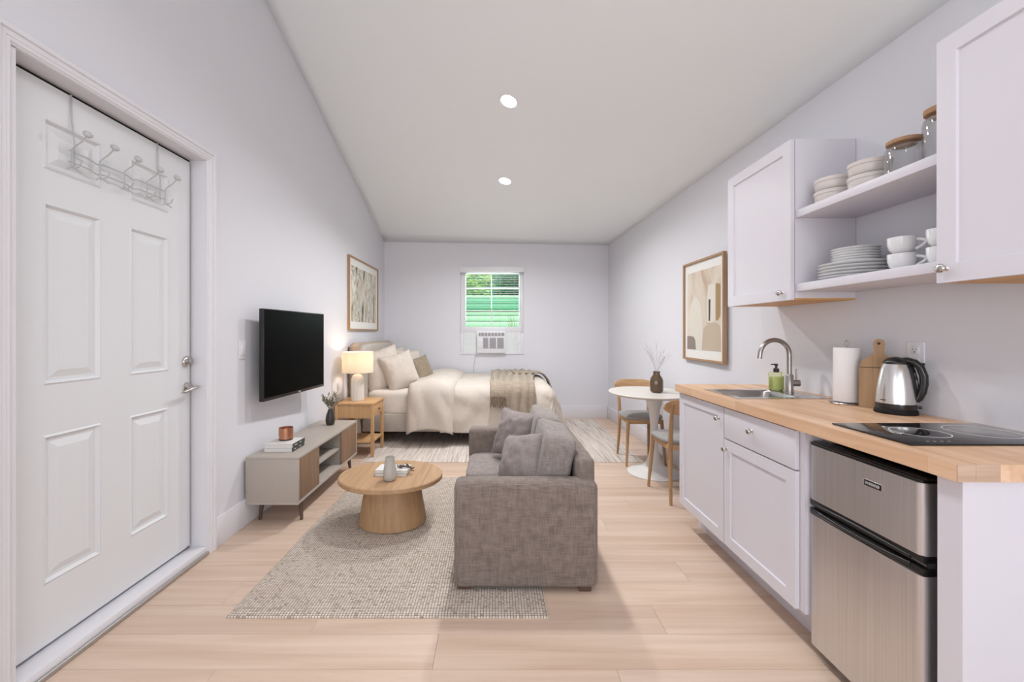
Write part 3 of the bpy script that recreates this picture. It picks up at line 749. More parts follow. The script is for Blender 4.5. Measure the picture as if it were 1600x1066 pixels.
# draped cloth: sheet coordinates (p along X, q along Y) over a box with near edge ye and foot edge xe
def drape(p, q, top, xe, ye, r, flx, fly, wave, seed, yfar=None):
    dx = max(0, p-xe); dy = max(0, ye-q); d = (dx**4+dy**4)**.25
    x = min(p, xe); y = max(q, ye)
    if d <= 0:
        z = top; out = 0; n = Vector((0, 0, 1))
    hx = dx/(dx+dy+1e-9); hy = dy/(dx+dy+1e-9)
    # quarter-round then straight down with flare
    qa = r*PI/2
    if d > 0:
        if d < qa:
            an = d/r; ox = r*math.sin(an); dz = r*(1-math.cos(an))
        else: ox = r; dz = r+(d-qa)
        fx = flx*max(0, dz-r*.5); fy = fly*max(0, dz-r*.5)
        x += (ox+fx)*math.sqrt(hx); y -= (ox+fy)*math.sqrt(hy)
        z = top-dz
        wv = math.sin((p*hy+q*hx)*21+seed+2.5*noise.noise(Vector((p*3, q*3, seed))))*wave*min(1, dz/.25)
        x += wv*hx; y -= wv*hy
    nz_ = noise.noise(Vector((p*2.6+seed, q*2.6, seed)))*.020+noise.noise(Vector((p*7, q*7+seed, 2)))*.008
    if d <= 0: z += nz_
    else: z += nz_*max(0, 1-d*4); y -= nz_*min(1, d*4)*hy*.9; x += nz_*min(1, d*4)*hx*.9
    return Vector((x, y, z))
dv = thing('duvet', 'cream linen duvet hanging over the near side and foot of the bed', 'duvet', (-.1, 5.4, .66))
def duv(u, v):
    p = -.62+(1.22+.62)*u; q = 4.225+(6.20-4.225)*v
    w_ = drape(p, q, .665, .56, 4.80, .12, .30, .03, .012, 3)
    k = min(1, max(0, (4.9-q)*4)); t_ = noise.noise(Vector((p*2.2+q*3.5, q*1.2, 31)))
    w_.y -= .030*abs(t_)*k; w_.z += .020*abs(noise.noise(Vector((p*4+q*2, q*3-p, 9))))*(1-k)
    # drop the hem a little unevenly
    return w_
b = B(); b.grid(duv, 90, 90); o = b.obj('duvet_sheet', M['cream'], dv, 80)
md = o.modifiers.new('s', 'SOLIDIFY'); md.thickness = .022; md.offset = 0
def fold(u, v):
    p = -.98+.50*u; q = 4.125+(6.18-4.125)*v
    # the folded-back end bulges upward
    bulge = math.sin(PI*min(1, max(0, u)))**.6
    slant = .10*max(0, (4.9-q))*0
    P_ = drape(p-.0, q, .695+.045*bulge, 9, 4.755-.03*bulge, .13, 0, .02, .012, 8)
    if q < 4.6:
        P_.x += .10*(u-.5)*max(0, (P_.z-.2))*0-.05*(1-u)*0
    # rounded ends tuck down
    e = max(0, 1-u/.10); e2 = max(0, (u-.90)/.10)
    P_.z -= (.06*e*e+.04*e2*e2) if q > 4.7 else 0
    P_.y += (.05*e*e+.035*e2*e2) if q <= 4.75 else 0
    P_.z += noise.noise(Vector((p*5, q*5, 20)))*.014
    P_.y -= .028*abs(noise.noise(Vector((p*6+q*1.5, q*2.2, 41))))*min(1, max(0, (4.85-q)*5))
    P_.x += .08*(q-4.3)*(.6 if q < 5.2 else .6*.9/max(.9, q-4.3))*.6
    return P_
b = B(); b.grid(fold, 60, 80); o = b.obj('duvet_fold', M['cream'], dv, 80)
md = o.modifiers.new('s', 'SOLIDIFY'); md.thickness = .03; md.offset = 0

# bed pillows
pillow('bed_pillow', 'cream pillow leaning on the headboard behind the table lamp', 0, (-1.355, 5.02, .835), .50, .52, .23, -.95, .22, .26, M['cream'], 'cream bed pillows', 1)
pillow('bed_pillow', 'cream square pillow in front, nearest the foot of the bed among the cream ones', 0, (-1.140, 4.99, .815), .42, .46, .23, -.95, .30, .24, M['cream'], 'cream bed pillows', 5)
pillow('bed_pillow', 'cream pillow against the headboard, mostly hidden behind the two near cream ones', 0, (-1.36, 5.72, .86), .50, .46, .16, -.35, .25, 0, M['cream'], 'cream bed pillows', 7)
pillow('bed_pillow', 'cream pillow at the far side, its top showing above the olive one', 0, (-1.17, 5.60, .835), .46, .44, .15, -.7, .30, -.05, M['cream'], 'cream bed pillows', 11)
pillow('accent_pillow', 'small olive brown pillow standing on the bed beside the cream ones', 0, (-.955, 5.30, .790), .36, .37, .17, -.75, .36, .20, M['olive'], None, 15)

# throw blanket
th = thing('throw_blanket', 'brown knitted throw with fringe draped across the foot of the bed', 'blanket', (.2, 5.1, .68))
def thr(u, v):
    q = 4.35+(6.10-4.35)*v
    wdt = .50 if q < 4.85 else .50+.10*min(1, (q-4.85))
    p = -.055+wdt*u
    P_ = drape(p, q, .715, 9, 4.762, .13, 0, .06, 0, 12)
    fo = .026*math.sin(u*PI*6+2*noise.noise(Vector((u*2, q*1.5, 1))))+.02*noise.noise(Vector((u*5, q*3, 4)))
    if u < .33 and q < 4.85: fo *= .35
    k = min(1, max(0, (4.85-q)/.2))
    P_.y -= abs(fo)*1.3*k+.006*k; P_.z += (abs(fo)*1.1+.004)*(1-k)
    return P_
b = B()
def thr_l(u, v): return thr(u*.36, .10+.90*v)
b.grid(thr_l, 26, 70)
b2 = B(); b2.grid(lambda u, v: thr(.36+.64*u, v), 44, 70)
o = b2.obj('throw_body', M['throw'], th, 80); md = o.modifiers.new('s', 'SOLIDIFY'); md.thickness = .008
o = b.obj('throw_end', M['throw'], th, 80); md = o.modifiers.new('s', 'SOLIDIFY'); md.thickness = .010
b = B()
for k in range(20):
    u = (k+.5)/20; p0 = Vector(thr_l(u, 0)); p0.y -= .004
    b.tube([p0+Vector((0, 0, .006)), p0+Vector((random.uniform(-.006, .006), -.006, -.05)), p0+Vector((random.uniform(-.012, .012), -.004, -.105+random.uniform(-.01, .01)))], [.0045, .005, .003], 5)
o = b.obj('fringe', M['throwd'], th, 50); o['kind'] = 'stuff'
# tail running over the foot end
def tail(u, v):
    p = .22+.72*v; q = 5.62+.30*u-.16*v
    P_ = drape(p, q, .715, .56, 0, .12, .32, 0, 0, 12)
    P_.z += .016*abs(math.sin(u*PI*3+v*2))+.012
    P_.x += .010
    return P_
b = B(); b.grid(tail, 16, 50); o = b.obj('throw_tail', M['throw'], th, 80); md = o.modifiers.new('s', 'SOLIDIFY'); md.thickness = .012

# ------------------------------------------------------------------ pictures
def picture(name, label, side, y0, y1, z0, z1, art, mw, mt, fw=.018, dp=.028):
    s = 1 if side == 'L' else -1
    xw = XL if side == 'L' else None
    t = thing(name, label, 'picture', (XL if side == 'L' else XW((y0+y1)/2), (y0+y1)/2, z0))
    x0 = XL+.001 if side == 'L' else XW(y0)-.0175
    def q(a, c): return (min(x0+s*a, x0+s*c), max(x0+s*a, x0+s*c))
    a, c = q(0, dp)
    for r in ((y0, y1, z0, z0+fw), (y0, y1, z1-fw, z1), (y0, y0+fw, z0+fw, z1-fw), (y1-fw, y1, z0+fw, z1-fw)):
        bx('frame_rail', M['frame'], t, a, c, *r, .0012, 1)
    a, c = q(0, .012); bx('mat_board', M['mat'], t, a, c, y0+fw, y1-fw, z0+fw, z1-fw)
    a, c = q(.011, .013); bx('print', art, t, a, c, y0+fw+mw, y1-fw-mw, z0+fw+mt, z1-fw-mt)
    return t, x0+s*.013, s
picture('wall_picture', 'oak framed streaky grey abstract print above the bed headboard', 'L', 4.69, 5.84, 1.308, 2.165, M['art1'], .07, .085)
pt, xp, s = picture('wall_picture', 'oak framed abstract print of tan shapes beside the upper cabinet', 'R', 3.150, 3.83, 1.040, 1.900, M['art2'], .042, .075)
py0, py1, pz0, pz1 = 3.21, 3.77, 1.133, 1.807
def shape(pts, mat, lay):
    b = B(); v = [b.bm.verts.new((xp-.0006*lay, py1-(py1-py0)*a, pz0+(pz1-pz0)*c)) for a, c in pts]
    f = b.bm.faces.new(v); r = bmesh.ops.extrude_face_region(b.bm, geom=[f])
    for g in r['geom']:
        if isinstance(g, bmesh.types.BMVert): g.co.x -= .0004
    bmesh.ops.recalc_face_normals(b.bm, faces=b.bm.faces[:]); b.obj('painted_shape', mat, pt)
shape([(.05, 0), (.05, .42), (.15, .62), (.30, .68), (.42, .60), (.48, .42), (.50, .20), (.47, 0)], M['aw'], 1)
shape([(0, 0), (0, .17), (.10, .175), (.22, .165), (.27, .12), (.29, 0)], M['ag'], 2)
shape([(.48, 0), (.50, .22), (.56, .29), (.70, .33), (.86, .34), (.98, .30), (1, .18), (1, 0)], M['at'], 1)
shape([(.62, .34), (.62, .62), (.66, .80), (.86, .80), (.86, .36)], M['aw'], 1)
shape([(.675, .36), (.675, .62), (.725, .62), (.715, .36)], M['ab'], 2)
shape([(.87, .36), (.87, .80), (.99, .78), (.99, .42), (.93, .36)], M['ao'], 2)

# ------------------------------------------------------------------ dining corner
tb = thing('dining_table', 'white pedestal dining table with round top in the right corner', 'table', (1.45, 3.80, 0))
prof = [(0, 0), (.232, 0), (.235, .006), (.215, .016), (.16, .030), (.10, .060), (.062, .110), (.042, .19), (.033, .30), (.031, .38), (.036, .47), (.050, .57), (.072, .66), (.088, .715), (0, .716)]
B().lathe(prof, (1.45, 3.80, 0), 56).obj('pedestal', M['tulip'], tb, 60)
B().lathe([(0, .716), (.318, .716), (.350, .733), (.350, .738), (.346, .741), (0, .741)], (1.398, 3.80, 0), 72, sx=1, sy=1.12).obj('table_top', M['tulipt'], tb, 30)
va = thing('glass_bottle_vase', 'smoked brown glass bottle vase with pale twigs on dining table', 'vase', (1.455, 3.755, .741))
B().lathe([(0, 0), (.043, 0), (.055, .014), (.057, .03), (.057, .105), (.050, .130), (.030, .160), (.029, .180), (.032, .186), (.032, .190), (.025, .190), (.025, .165), (0, .15)], (1.455, 3.755, .741), 14).obj('bottle', M['amber'], va, 20)
b = B(); lb = sprig(b, (1.455, 3.755, .90), 12, .15, .33, .011, .0012, 10)
b.obj('twigs', M['twig'], va); o = lb.obj('blossom', M['twig'], va, 60); o['kind'] = 'stuff'
def chair(label):
    t = thing('dining_chair', label, 'chair', (0, 0, 0), 'dining chairs')
    for sx_ in (-1, 1):
        B().tube([(sx_*.187, -.19, 0), (sx_*.172, -.168, .25), (sx_*.160, -.155, .438)], [.0105, .0150, .0175], 14).obj('leg', M['oakz'], t, 50)
        B().tube([(sx_*.162, .195, 0), (sx_*.155, .165, .22), (sx_*.150, .155, .438), (sx_*.152, .175, .60), (sx_*.158, .212, .755)], [.0105, .0150, .0175, .0155, .011], 14).obj('leg', M['oakz'], t, 50)
    B().box(-.155, .155, -.168, -.148, .398, .440, .004).obj('seat_rail', M['oak'], t, 35)
    B().box(-.150, .150, .145, .165, .398, .440, .004).obj('seat_rail', M['oak'], t, 35)
    for sx_ in (-1, 1):
        B().box(sx_*.155-.010, sx_*.155+.010, -.155, .155, .398, .440, .004).obj('seat_rail', M['oak'], t, 35)
    B().superbox(0, -.015, .459, .190, .190, .024, 3.6, 10).obj('seat', M['seatf'], t, 60)
    b = B()
    def bk(u, v, s):
        a = u*2-1; c = v*2-1
        hh = .060*(1-abs(a)**6*.62); x = a*.200; y = .222-.055*a*a-(0.0)+s*.009*(1-abs(c)**6*.6)-.0
        return Vector((x, y+.02*(c), .728+c*hh))
    for s_ in (1, -1): b.grid(lambda u, v: bk(u, v, s_), 24, 8)
    # close the rim
    def rim(i, j): return bk(i, j, 1), bk(i, j, -1)
    per = [(k/24, 0) for k in range(24)]+[(1, k/8) for k in range(8)]+[(1-k/24, 1) for k in range(24)]+[(0, 1-k/8) for k in range(8)]
    ring = [[b.bm.verts.new(x) for x in rim(*p)] for p in per]
    for k in range(len(ring)):
        a_, c_ = ring[k], ring[(k+1) % len(ring)]; b.bm.faces.new((a_[0], c_[0], c_[1], a_[1]))
    bmesh.ops.remove_doubles(b.bm, verts=b.bm.verts[:], dist=.0001); bmesh.ops.recalc_face_normals(b.bm, faces=b.bm.faces[:])
    b.obj('backrest', M['oak'], t, 50)
    return t
c1 = chair('oak dining chair with grey seat on the far side of the dining table')
c2 = copy_tree(c1); c2['label'] = 'oak dining chair with grey seat tucked beside the kitchen counter end'
c1.location = (1.4425, 4.17, .0005); c2.location = (1.462, 3.275, 0); c2.rotation_euler = (0, 0, PI)

# ------------------------------------------------------------------ kitchen base
CT = .938; CB = .893
def knob(parent, x, y, z):
    R_ = Matrix.Rotation(-PI/2, 4, 'Y')
    return B().lathe([(0, .027), (.010, .0265), (.0145, .022), (.0145, .018), (.006, .012), (.005, .004), (.009, 0), (0, 0)], (x, y, z), 24, mx=R_).obj('knob', M['chrome'], parent, 50)
def shaker(name, parent, xf, y0, y1, z0, z1, fw=.055):
    return panel_slab(name, M['cab'], parent, xf, -1, [y0, y1], [z0, z1], [(0, 0)], [(fw, 0), (.0025, -.008)], .019)
XC = 1.238   # carcass front
def wallx(y): return XW(y)-.002
def carcass(y0, y1, t, h0, h1):
    b = B()
    b.prism([(XC, y0), (wallx(y0), y0), (wallx(y1), y1), (XC, y1)], .153, .171)
    b.prism([(XC+.018, y0), (wallx(y0), y0), (wallx(y0), y0+.018), (XC+.018, y0+.018)], .171, h0)
    b.prism([(XC+.018, y1-.018), (wallx(y1), y1-.018), (wallx(y1), y1), (XC+.018, y1)], .171, h1)
    b.box(XC, XC+.018, y0, y0+.045, .171, .886).box(XC, XC+.018, y1-.045, y1, .171, .886).box(XC, XC+.018, y0+.045, y1-.045, .846, .886)
    b.obj('carcass', M['cab'], t)
k1 = thing('base_cabinet', 'white base cabinet with one tall door under the sink, at the far end', 'cabinet', (1.5, 2.49, 0), 'white base cabinets')
carcass(2.218, 2.752, k1, .74, .886)
B().prism([(1.345, 2.218), (wallx(2.218), 2.218), (wallx(2.75), 2.75), (1.345, 2.75)], 0.0005, .153).obj('toe_kick', M['cab'], k1)
d = shaker('door', k1, 1.217, 2.221, 2.750, .158, .882); knob(d, 1.217, 2.262, .815)
k2 = thing('base_cabinet', 'white base cabinet with drawer over door beside the small fridge', 'cabinet', (1.5, 1.94, 0), 'white base cabinets')
carcass(1.662, 2.217, k2, .886, .74)
B().prism([(1.345, 1.662), (wallx(1.662), 1.662), (wallx(2.217), 2.217), (1.345, 2.217)], 0.0005, .153).obj('toe_kick', M['cab'], k2)
d = bx('drawer', M['cab'], k2, 1.217, 1.236, 1.690, 2.213, .722, .882, .0015); knob(d, 1.217, 1.972, .812)
d = shaker('door', k2, 1.217, 1.690, 2.213, .158, .716); knob(d, 1.217, 2.188, .668)
# end panel
ep = tag(B().prism([(1.222, 1.088), (wallx(1.088), 1.088), (wallx(1.150), 1.150), (1.222, 1.150)], .0005, CB-.001).obj('end_panel', M['cab'], None), 'white end panel holding up the near end of the worktop', 'panel')
# filler behind the fridge keeps the alcove dark - the wall is enough
# worktop with sink cut-out
XF = 1.195; YF, YN = 2.765, 1.076
hx0, hx1, hy0, hy1 = 1.290, 1.60, 2.185, 2.455
wt = thing('worktop', 'pale butcher block worktop along the right wall', 'worktop', (1.5, 1.9, CB))
b = B()
b.prism([(XF, YN+.002), (hx0, YN+.002), (hx0, YF), (XF, YF)], CB, CT)
b.prism([(hx0, YN+.002), (wallx(YN), YN+.002), (wallx(hy0), hy0), (hx0, hy0)], CB, CT)
b.prism([(hx0, hy1), (wallx(hy1), hy1), (wallx(YF), YF), (hx0, YF)], CB, CT)
b.prism([(hx1, hy0), (wallx(hy0), hy0), (wallx(hy1), hy1), (hx1, hy1)], CB, CT)
b.obj('top_board', M['butcher'], wt)
# end-grain blocks on the near end
x = XF; k = 0
while x < wallx(YN)-.01:
    wd = random.uniform(.035, .075); x1 = min(x+wd, wallx(YN))
    mm = M['endg'] if k % 4 != 2 else M['butcher']
    bx('end_block', mm, wt, x+.0003, x1-.0003, YN-.001, YN+.002, CB+(.0 if k % 3 else .0), CT)
    x = x1; k += 1
# sink
sk = thing('sink', 'stainless steel drop in sink set in the worktop', 'sink', (1.49, 2.32, CT))
sx0, sx1, sy0, sy1 = 1.250, 1.735, 2.142, 2.498
b = B()
for r in ((sx0, hx0, sy0, sy1), (hx1, sx1, sy0, sy1), (hx0, hx1, sy0, hy0), (hx0, hx1, hy1, sy1)): b.box(r[0], r[1], r[2], r[3], CT+.0003, CT+.003)
b.obj('rim', M['sink'], sk)
b = B(); e = .012
tp = [(hx0, hy0), (hx1, hy0), (hx1, hy1), (hx0, hy1)]
bm = b.bm
def rr(x0, x1, y0, y1, r, z, n=6):
    o_ = []
    for cx, cy, a0 in ((x1-r, y1-r, 0), (x0+r, y1-r, PI/2), (x0+r, y0+r, PI), (x1-r, y0+r, 1.5*PI)):
        for i in range(n+1):
            a = a0+PI/2*i/n; o_.append(bm.verts.new((cx+r*math.cos(a), cy+r*math.sin(a), z)))
    return o_
rg = [rr(hx0-.001, hx1+.001, hy0-.001, hy1+.001, .030, CT+.0032), rr(hx0+.003, hx1-.003, hy0+.003, hy1-.003, .035, CT-.004), rr(hx0+.008, hx1-.008, hy0+.008, hy1-.008, .04, CT-.14), rr(hx0+.03, hx1-.03, hy0+.03, hy1-.03, .04, CT-.155)]
for a, c in zip(rg, rg[1:]):
    for i in range(len(a)): bm.faces.new((a[i], a[(i+1) % len(a)], c[(i+1) % len(a)], c[i]))
bm.faces.new(rg[-1]); b.obj('basin', M['sink'], sk, 50)
B().lathe([(0, .002), (.035, .002), (.038, 0)], (1.445, 2.32, CT-.1548), 24).obj('drain', M['nickel'], sk, 40)
# faucet
fx, fy = 1.662, 2.352; fz = CT+.003
fa = thing('faucet', 'brushed nickel gooseneck faucet behind the sink', 'faucet', (fx, fy, fz))
B().lathe([(0, 0), (.0235, 0), (.0235, .004), (.0205, .006), (.0205, .098), (.0155, .104), (0, .104)], (fx, fy, fz), 28).obj('faucet_body', M['nickel'], fa, 40)
rad = .083; ztop = 1.238
pts = [(fx, fy, fz+.10), (fx, fy, ztop-rad)]+[(fx-rad+rad*math.cos(a), fy, ztop-rad+rad*math.sin(a)) for a in [PI*i/18 for i in range(1, 18)]]
pts += [(fx-2*rad-.001, fy, ztop-rad-.004), (fx-2*rad-.003, fy, ztop-rad-.022)]
B().tube(pts, .0125, 18).obj('spout', M['nickel'], fa, 60)
h_ = B().tube([(fx+.012, fy, fz+.055), (fx+.050, fy-.010, fz+.055)], .0185, 20).obj('valve', M['nickel'], fa, 50)
B().tube([(fx+.036, fy-.006, fz+.062), (fx+.034, fy-.006, fz+.135)], [.0045, .0035], 10).obj('handle', M['nickel'], h_, 50)
# soap
sx_, sy_ = 1.655, 2.452; z = CT+.0032
sp = thing('soap_bottle', 'square clear bottle of green hand soap with black pump by faucet', 'soap bottle', (sx_, sy_, z))
bx('liquid', M['soap'], sp, sx_-.032, sx_+.032, sy_-.020, sy_+.020, z+.004, z+.080, .005)
bx('bottle', M['soapg'], sp, sx_-.035, sx_+.035, sy_-.023, sy_+.023, z, z+.108, .008)
B().lathe([(.014, .106), (.015, .112), (.015, .128), (.006, .130), (.006, .142), (.009, .144), (.009, .156), (0, .157)], (sx_, sy_, z), 20).box(sx_-.030, sx_+.004, sy_-.004, sy_+.004, z+.149, z+.155, .001).obj('pump', M['black'], sp, 40)
# paper towel
px_, py_ = 1.692, 2.005
pp = thing('paper_towel_holder', 'standing wire holder with a white paper towel roll on worktop', 'paper towel', (px_, py_, CT))
B().lathe([(0, 0), (.062, 0), (.065, .004), (.062, .008), (0, .008)], (px_, py_, CT), 40).obj('holder_base', M['chrome'], pp, 50)
B().tube([(px_, py_, CT+.006), (px_, py_, CT+.276)], .004, 10).tube([(px_, py_+.009*math.sin(a), CT+.290-.016*math.cos(a)) for a in [2*PI*i/16 for i in range(17)]], .0018, 8).obj('rod', M['nickel'], pp, 50)
B().lathe([(.016, .012), (.049, .012), (.051, .016), (.051, .266), (.049, .270), (.016, .270), (.016, .012)], (px_, py_, CT), 48).obj('towel_roll', M['towel'], pp, 40)
B().tube([(px_-.055, py_+.01, CT+.006), (px_-.074, py_+.012, CT+.010), (px_-.074, py_+.012, CT+.028)], .002, 8).obj('tension_arm', M['nickel'], pp)
# cutting board
u = Vector((.088, -.085, 0)).normalized(); back = Vector((.707, .707, 0)); nrm_b = Vector((-.69, -.72, 0)).normalized()
cbt = thing('cutting_board', 'wooden paddle cutting board leaning on the wall behind the kettle', 'cutting board', (1.745, 1.875, CT))
outl = [(-.060, 0), (.060, 0), (.068, .008), (.068, .185), (.060, .212), (.034, .232), (.020, .244), (.018, .262), (.020, .290), (.017, .306), (0, .313), (-.017, .306), (-.020, .290), (-.018, .262), (-.020, .244), (-.034, .232), (-.060, .212), (-.068, .185), (-.068, .008)]
b = B(); cc = Vector((1.735, 1.882, CT+.001)); lean = .05
f1 = [b.bm.verts.new(cc+u*a+Vector((0, 0, c))+back*lean*c) for a, c in outl]
f = b.bm.faces.new(f1); r = bmesh.ops.extrude_face_region(b.bm, geom=[f]); vs_ = [g for g in r['geom'] if isinstance(g, bmesh.types.BMVert)]
for v_ in vs_: v_.co -= back*.016
bmesh.ops.recalc_face_normals(b.bm, faces=b.bm.faces[:]); b.obj('board', M['board'], cbt)
def bp(a, c, o_): return cc+u*a+Vector((0, 0, c))+back*lean*c-back*(.016+o_)
B().tube([bp(-.067, .183, .0002), bp(.067, .183, .0002)], .0018, 6).obj('groove', M['walleg'], cbt)
B().tube([bp(0, .292, -.001), bp(0, .292, .0006)], .006, 12).obj('hanging_hole', M['darkhole'], cbt)
# kettle
kx, ky = 1.705, 1.772; KS = .76; KM = Matrix.Diagonal((KS, KS, 1, 1))
kt = thing('electric_kettle', 'stainless electric kettle with black lid and handle on the worktop', 'kettle', (kx, ky, CT))
B().lathe([(0, 0), (.092, 0), (.094, .005), (.090, .018), (.088, .020), (0, .020)], (kx, ky, CT), 48, mx=KM).obj('power_base', M['blackm'], kt, 40)
B().lathe([(0, .020), (.086, .020), (.087, .025), (.086, .044), (0, .044)], (kx, ky, CT), 48, mx=KM).obj('lower_band', M['black'], kt, 40)
B().lathe([(.0855, .044), (.085, .060), (.081, .100), (.074, .145), (.064, .185), (.053, .210), (0, .211)], (kx, ky, CT), 64, mx=KM).obj('kettle_body', M['kettle'], kt, 60)
B().lathe([(.054, .209), (.055, .213), (.050, .222), (.036, .232), (.018, .238), (0, .240)], (kx, ky, CT), 48, mx=KM).obj('lid', M['black'], kt, 60)
hd = Vector((.72, -.69, 0)).normalized()
def hp(r, z_): return Vector((kx, ky, CT+z_))+hd*r*KS
B().tube([hp(.010, .226), hp(.045, .226), hp(.075, .218), hp(.097, .198), (hp(.110, .165)), hp(.111, .130), hp(.104, .095), hp(.092, .068), hp(.082, .056)], [.014, .017, .017, .017, .017, .017, .0165, .015, .011], 14, ry=[.009, .013, .014, .014, .014, .014, .014, .012, .009]).obj('handle', M['black'], kt, 60)
B().tube([hp(.050, .212), hp(.064, .185), hp(.074, .150), hp(.081, .105), hp(.086, .060)], [.014]*5, 10, ry=[.006]*5).obj('handle_mount', M['black'], kt, 60)
B().tube([hp(.072, .172), hp(.080, .140), hp(.086, .095)], [.007]*3, 8, ry=[.004]*3).obj('water_window', M['grey'], kt, 60)
B().box(-.010, .010, -.008, .008, 0, .012, .003, mx=Matrix.Translation(hp(.100, .205))).obj('lid_switch', M['black'], kt, 40)
q = hp(.088, .032); B().tube([q, q+hd*.012], .006, 10).obj('power_switch', M['black'], kt, 40)
fd = Vector((-.60, -.80, 0)).normalized(); sd_ = Vector((fd.y, -fd.x, 0))*-1
b = B()
for k in range(7):
    a = -.35+k*.045; p = Vector((kx, ky, 0))+Vector((math.cos(math.atan2(-.80, -.60)-.55+a), math.sin(math.atan2(-.80, -.60)-.55+a), 0))*.0853*KS
    b.box(p.x-.0012, p.x+.0012, p.y-.0012, p.y+.0012, CT+.056, CT+.060)
b.obj('lettering', M['darkhole'], kt)
# cooktop
ck = thing('cooktop', 'black glass two burner cooktop set in the worktop', 'cooktop', (1.52, 1.4, CT))
bx('glass_plate', M['glassblk'], ck, 1.253, 1.790, 1.256, 1.550, CT+.0005, CT+.006, .002)
def ring(cx, cy, r, name='burner_ring', wd=.0032):
    B().lathe([(r-wd, .0062), (r-wd, .0066), (r, .0066), (r, .0062), (r-wd, .0062)], (cx, cy, CT), 72).obj(name, M['line'], ck)
ring(1.432, 1.405, .077); ring(1.650, 1.412, .094)
for k in range(4): B().lathe([(0, .0066), (.004, .0066), (.004, .0062)], (1.335+.022*k, 1.285, CT), 12).obj('touch_mark', M['grey'], ck)

# fridge
fr = thing('mini_fridge', 'stainless two door mini fridge under the near worktop', 'fridge', (1.5, 1.44, 0))
FXF = 1.247; fy0, fy1 = 1.214, 1.655
bx('body', M['blackm'], fr, 1.292, 1.76, 1.172, 1.660, .022, .838, .004)
bx('top_cap', M['black'], fr, 1.262, 1.30, fy0+.002, fy1, .840-.005, .851, .004)
def fdoor(nm, z0, z1):
    b = B(); b.box(FXF, 1.290, fy0, fy1, z0, z1, .0)
    es = [e for e in b.bm.edges if abs(e.verts[0].co.z-e.verts[1].co.z) > .1 and e.verts[0].co.x < 1.26]
    bmesh.ops.bevel(b.bm, geom=es, offset=.020, segments=6, affect='EDGES', profile=.5)
    return b.obj(nm, M['steel'], fr, 50)
fdd = fdoor('freezer_door', .625, .838); bx('door_trim', M['black'], fdd, FXF+.004, 1.290, fy0+.002, fy1-.002, .8378, .848, .003)
ld = fdoor('fridge_door', .055, .565)
B().box(FXF+.003, 1.288, fy0+.001, fy1-.001, .603, .626, .004).obj('handle_strip', M['black'], fr, 40)
B().box(FXF+.003, 1.288, fy0+.001, fy1-.001, .564, .588, .004).obj('handle_strip', M['black'], fr, 40)
b = B(); b.box(FXF+.022, 1.289, fy0+.004, fy1-.004, .586, .605); b.obj('handle_recess', M['darkhole'], fr)
b = B()
for zz, s in ((.606, 1), (.584, -1)):
    b.tube([(FXF+.006-.007*math.sin(PI*i/20)**.5, fy0+.04+(fy1-fy0-.05)*i/20, zz+s*.006*math.sin(PI*i/20)) for i in range(21)], .006, 8)
b.obj('door_handle', M['black'], fr, 50)
b = B(); b.box(FXF+.018, FXF+.024, fy0+.008, fy0+.055, .592, .596, .001); b.obj('hinge_cap', M['chrome'], fr)
bx('kick_plate', M['blackm'], fr, 1.30, 1.34, fy0, fy1, .004, .05)
for yy in (1.2, 1.62): 
    for xx in (1.32, 1.72): B().tube([(xx, yy, .0), (xx, yy, .024)], .014, 10).obj('foot', M['blackm'], fr)
# badge: bright frame, black plate, row of light characters
bp0, bp1 = 1.343, 1.402
pl = bx('badge', M['chrome'], fr, FXF-.0022, FXF+.001, bp0-.003, bp1+.003, .7665, .7885, .0005, 1)
bx('badge_plate', M['black'], pl, FXF-.0028, FXF-.002, bp0, bp1, .7695, .7855)
b = B(); y = bp1-.004
for k in range(8):
    wv = (.0048, .0055, .0048, .0045, .0048, .0048, .0045, .0030)[k]
    st = .0012
    b.box(FXF-.0032, FXF-.0027, y-st, y, .7728, .7822); b.box(FXF-.0032, FXF-.0027, y-wv, y-wv+st, .7728, .7822)
    if k % 3 != 1: b.box(FXF-.0032, FXF-.0027, y-wv, y, .7810, .7822)
    if k % 2 == 0: b.box(FXF-.0032, FXF-.0027, y-wv, y, .7768, .7780)
    if k in (0, 3, 6): b.box(FXF-.0032, FXF-.0027, y-wv, y, .7728, .7740)
    y -= wv+.0018
b.obj('badge_lettering', M['line'], pl)

# ------------------------------------------------------------------ upper cabinets and shelves
def upper(label, y0, y1, ky, kz):
    t = thing('wall_cabinet', label, 'cabinet', (1.6, (y0+y1)/2, 1.445), 'white wall cabinets')
    B().prism([(1.492, y0), (wallx(y0), y0), (wallx(y1), y1), (1.492, y1)], 1.452, 2.246).obj('carcass', M['cab'], t)
    B().prism([(1.494, y0+.002), (wallx(y0)-.002, y0+.002), (wallx(y1)-.002, y1-.002), (1.494, y1-.002)], 1.444, 1.4525).obj('underside', M['orangeply'], t)
    d = shaker('door', t, 1.470, y0+.001, y1-.001, 1.444, 2.244, .058); knob(d, 1.470, ky, kz); return t
upper('white wall cabinet farther away, left of the open shelves', 2.070, 2.632, 2.132, 1.484)
upper('white wall cabinet nearest the camera, right of the open shelves', .925, 1.387, 1.357, 1.490)
def shelf(label, z0, z1):
    return tag(B().prism([(1.492, 1.3885), (wallx(1.3885), 1.3885), (wallx(2.0685), 2.0685), (1.492, 2.0685)], z0, z1, .0015).obj('wall_shelf', M['cab'], None, 35), label, 'shelf', 'open shelves')
shelf('upper white open shelf carrying bowls and glass jars', 1.850, 1.887)
shelf('lower white open shelf carrying plates and cups', 1.484, 1.522)
S1, S2 = 1.8873, 1.5223
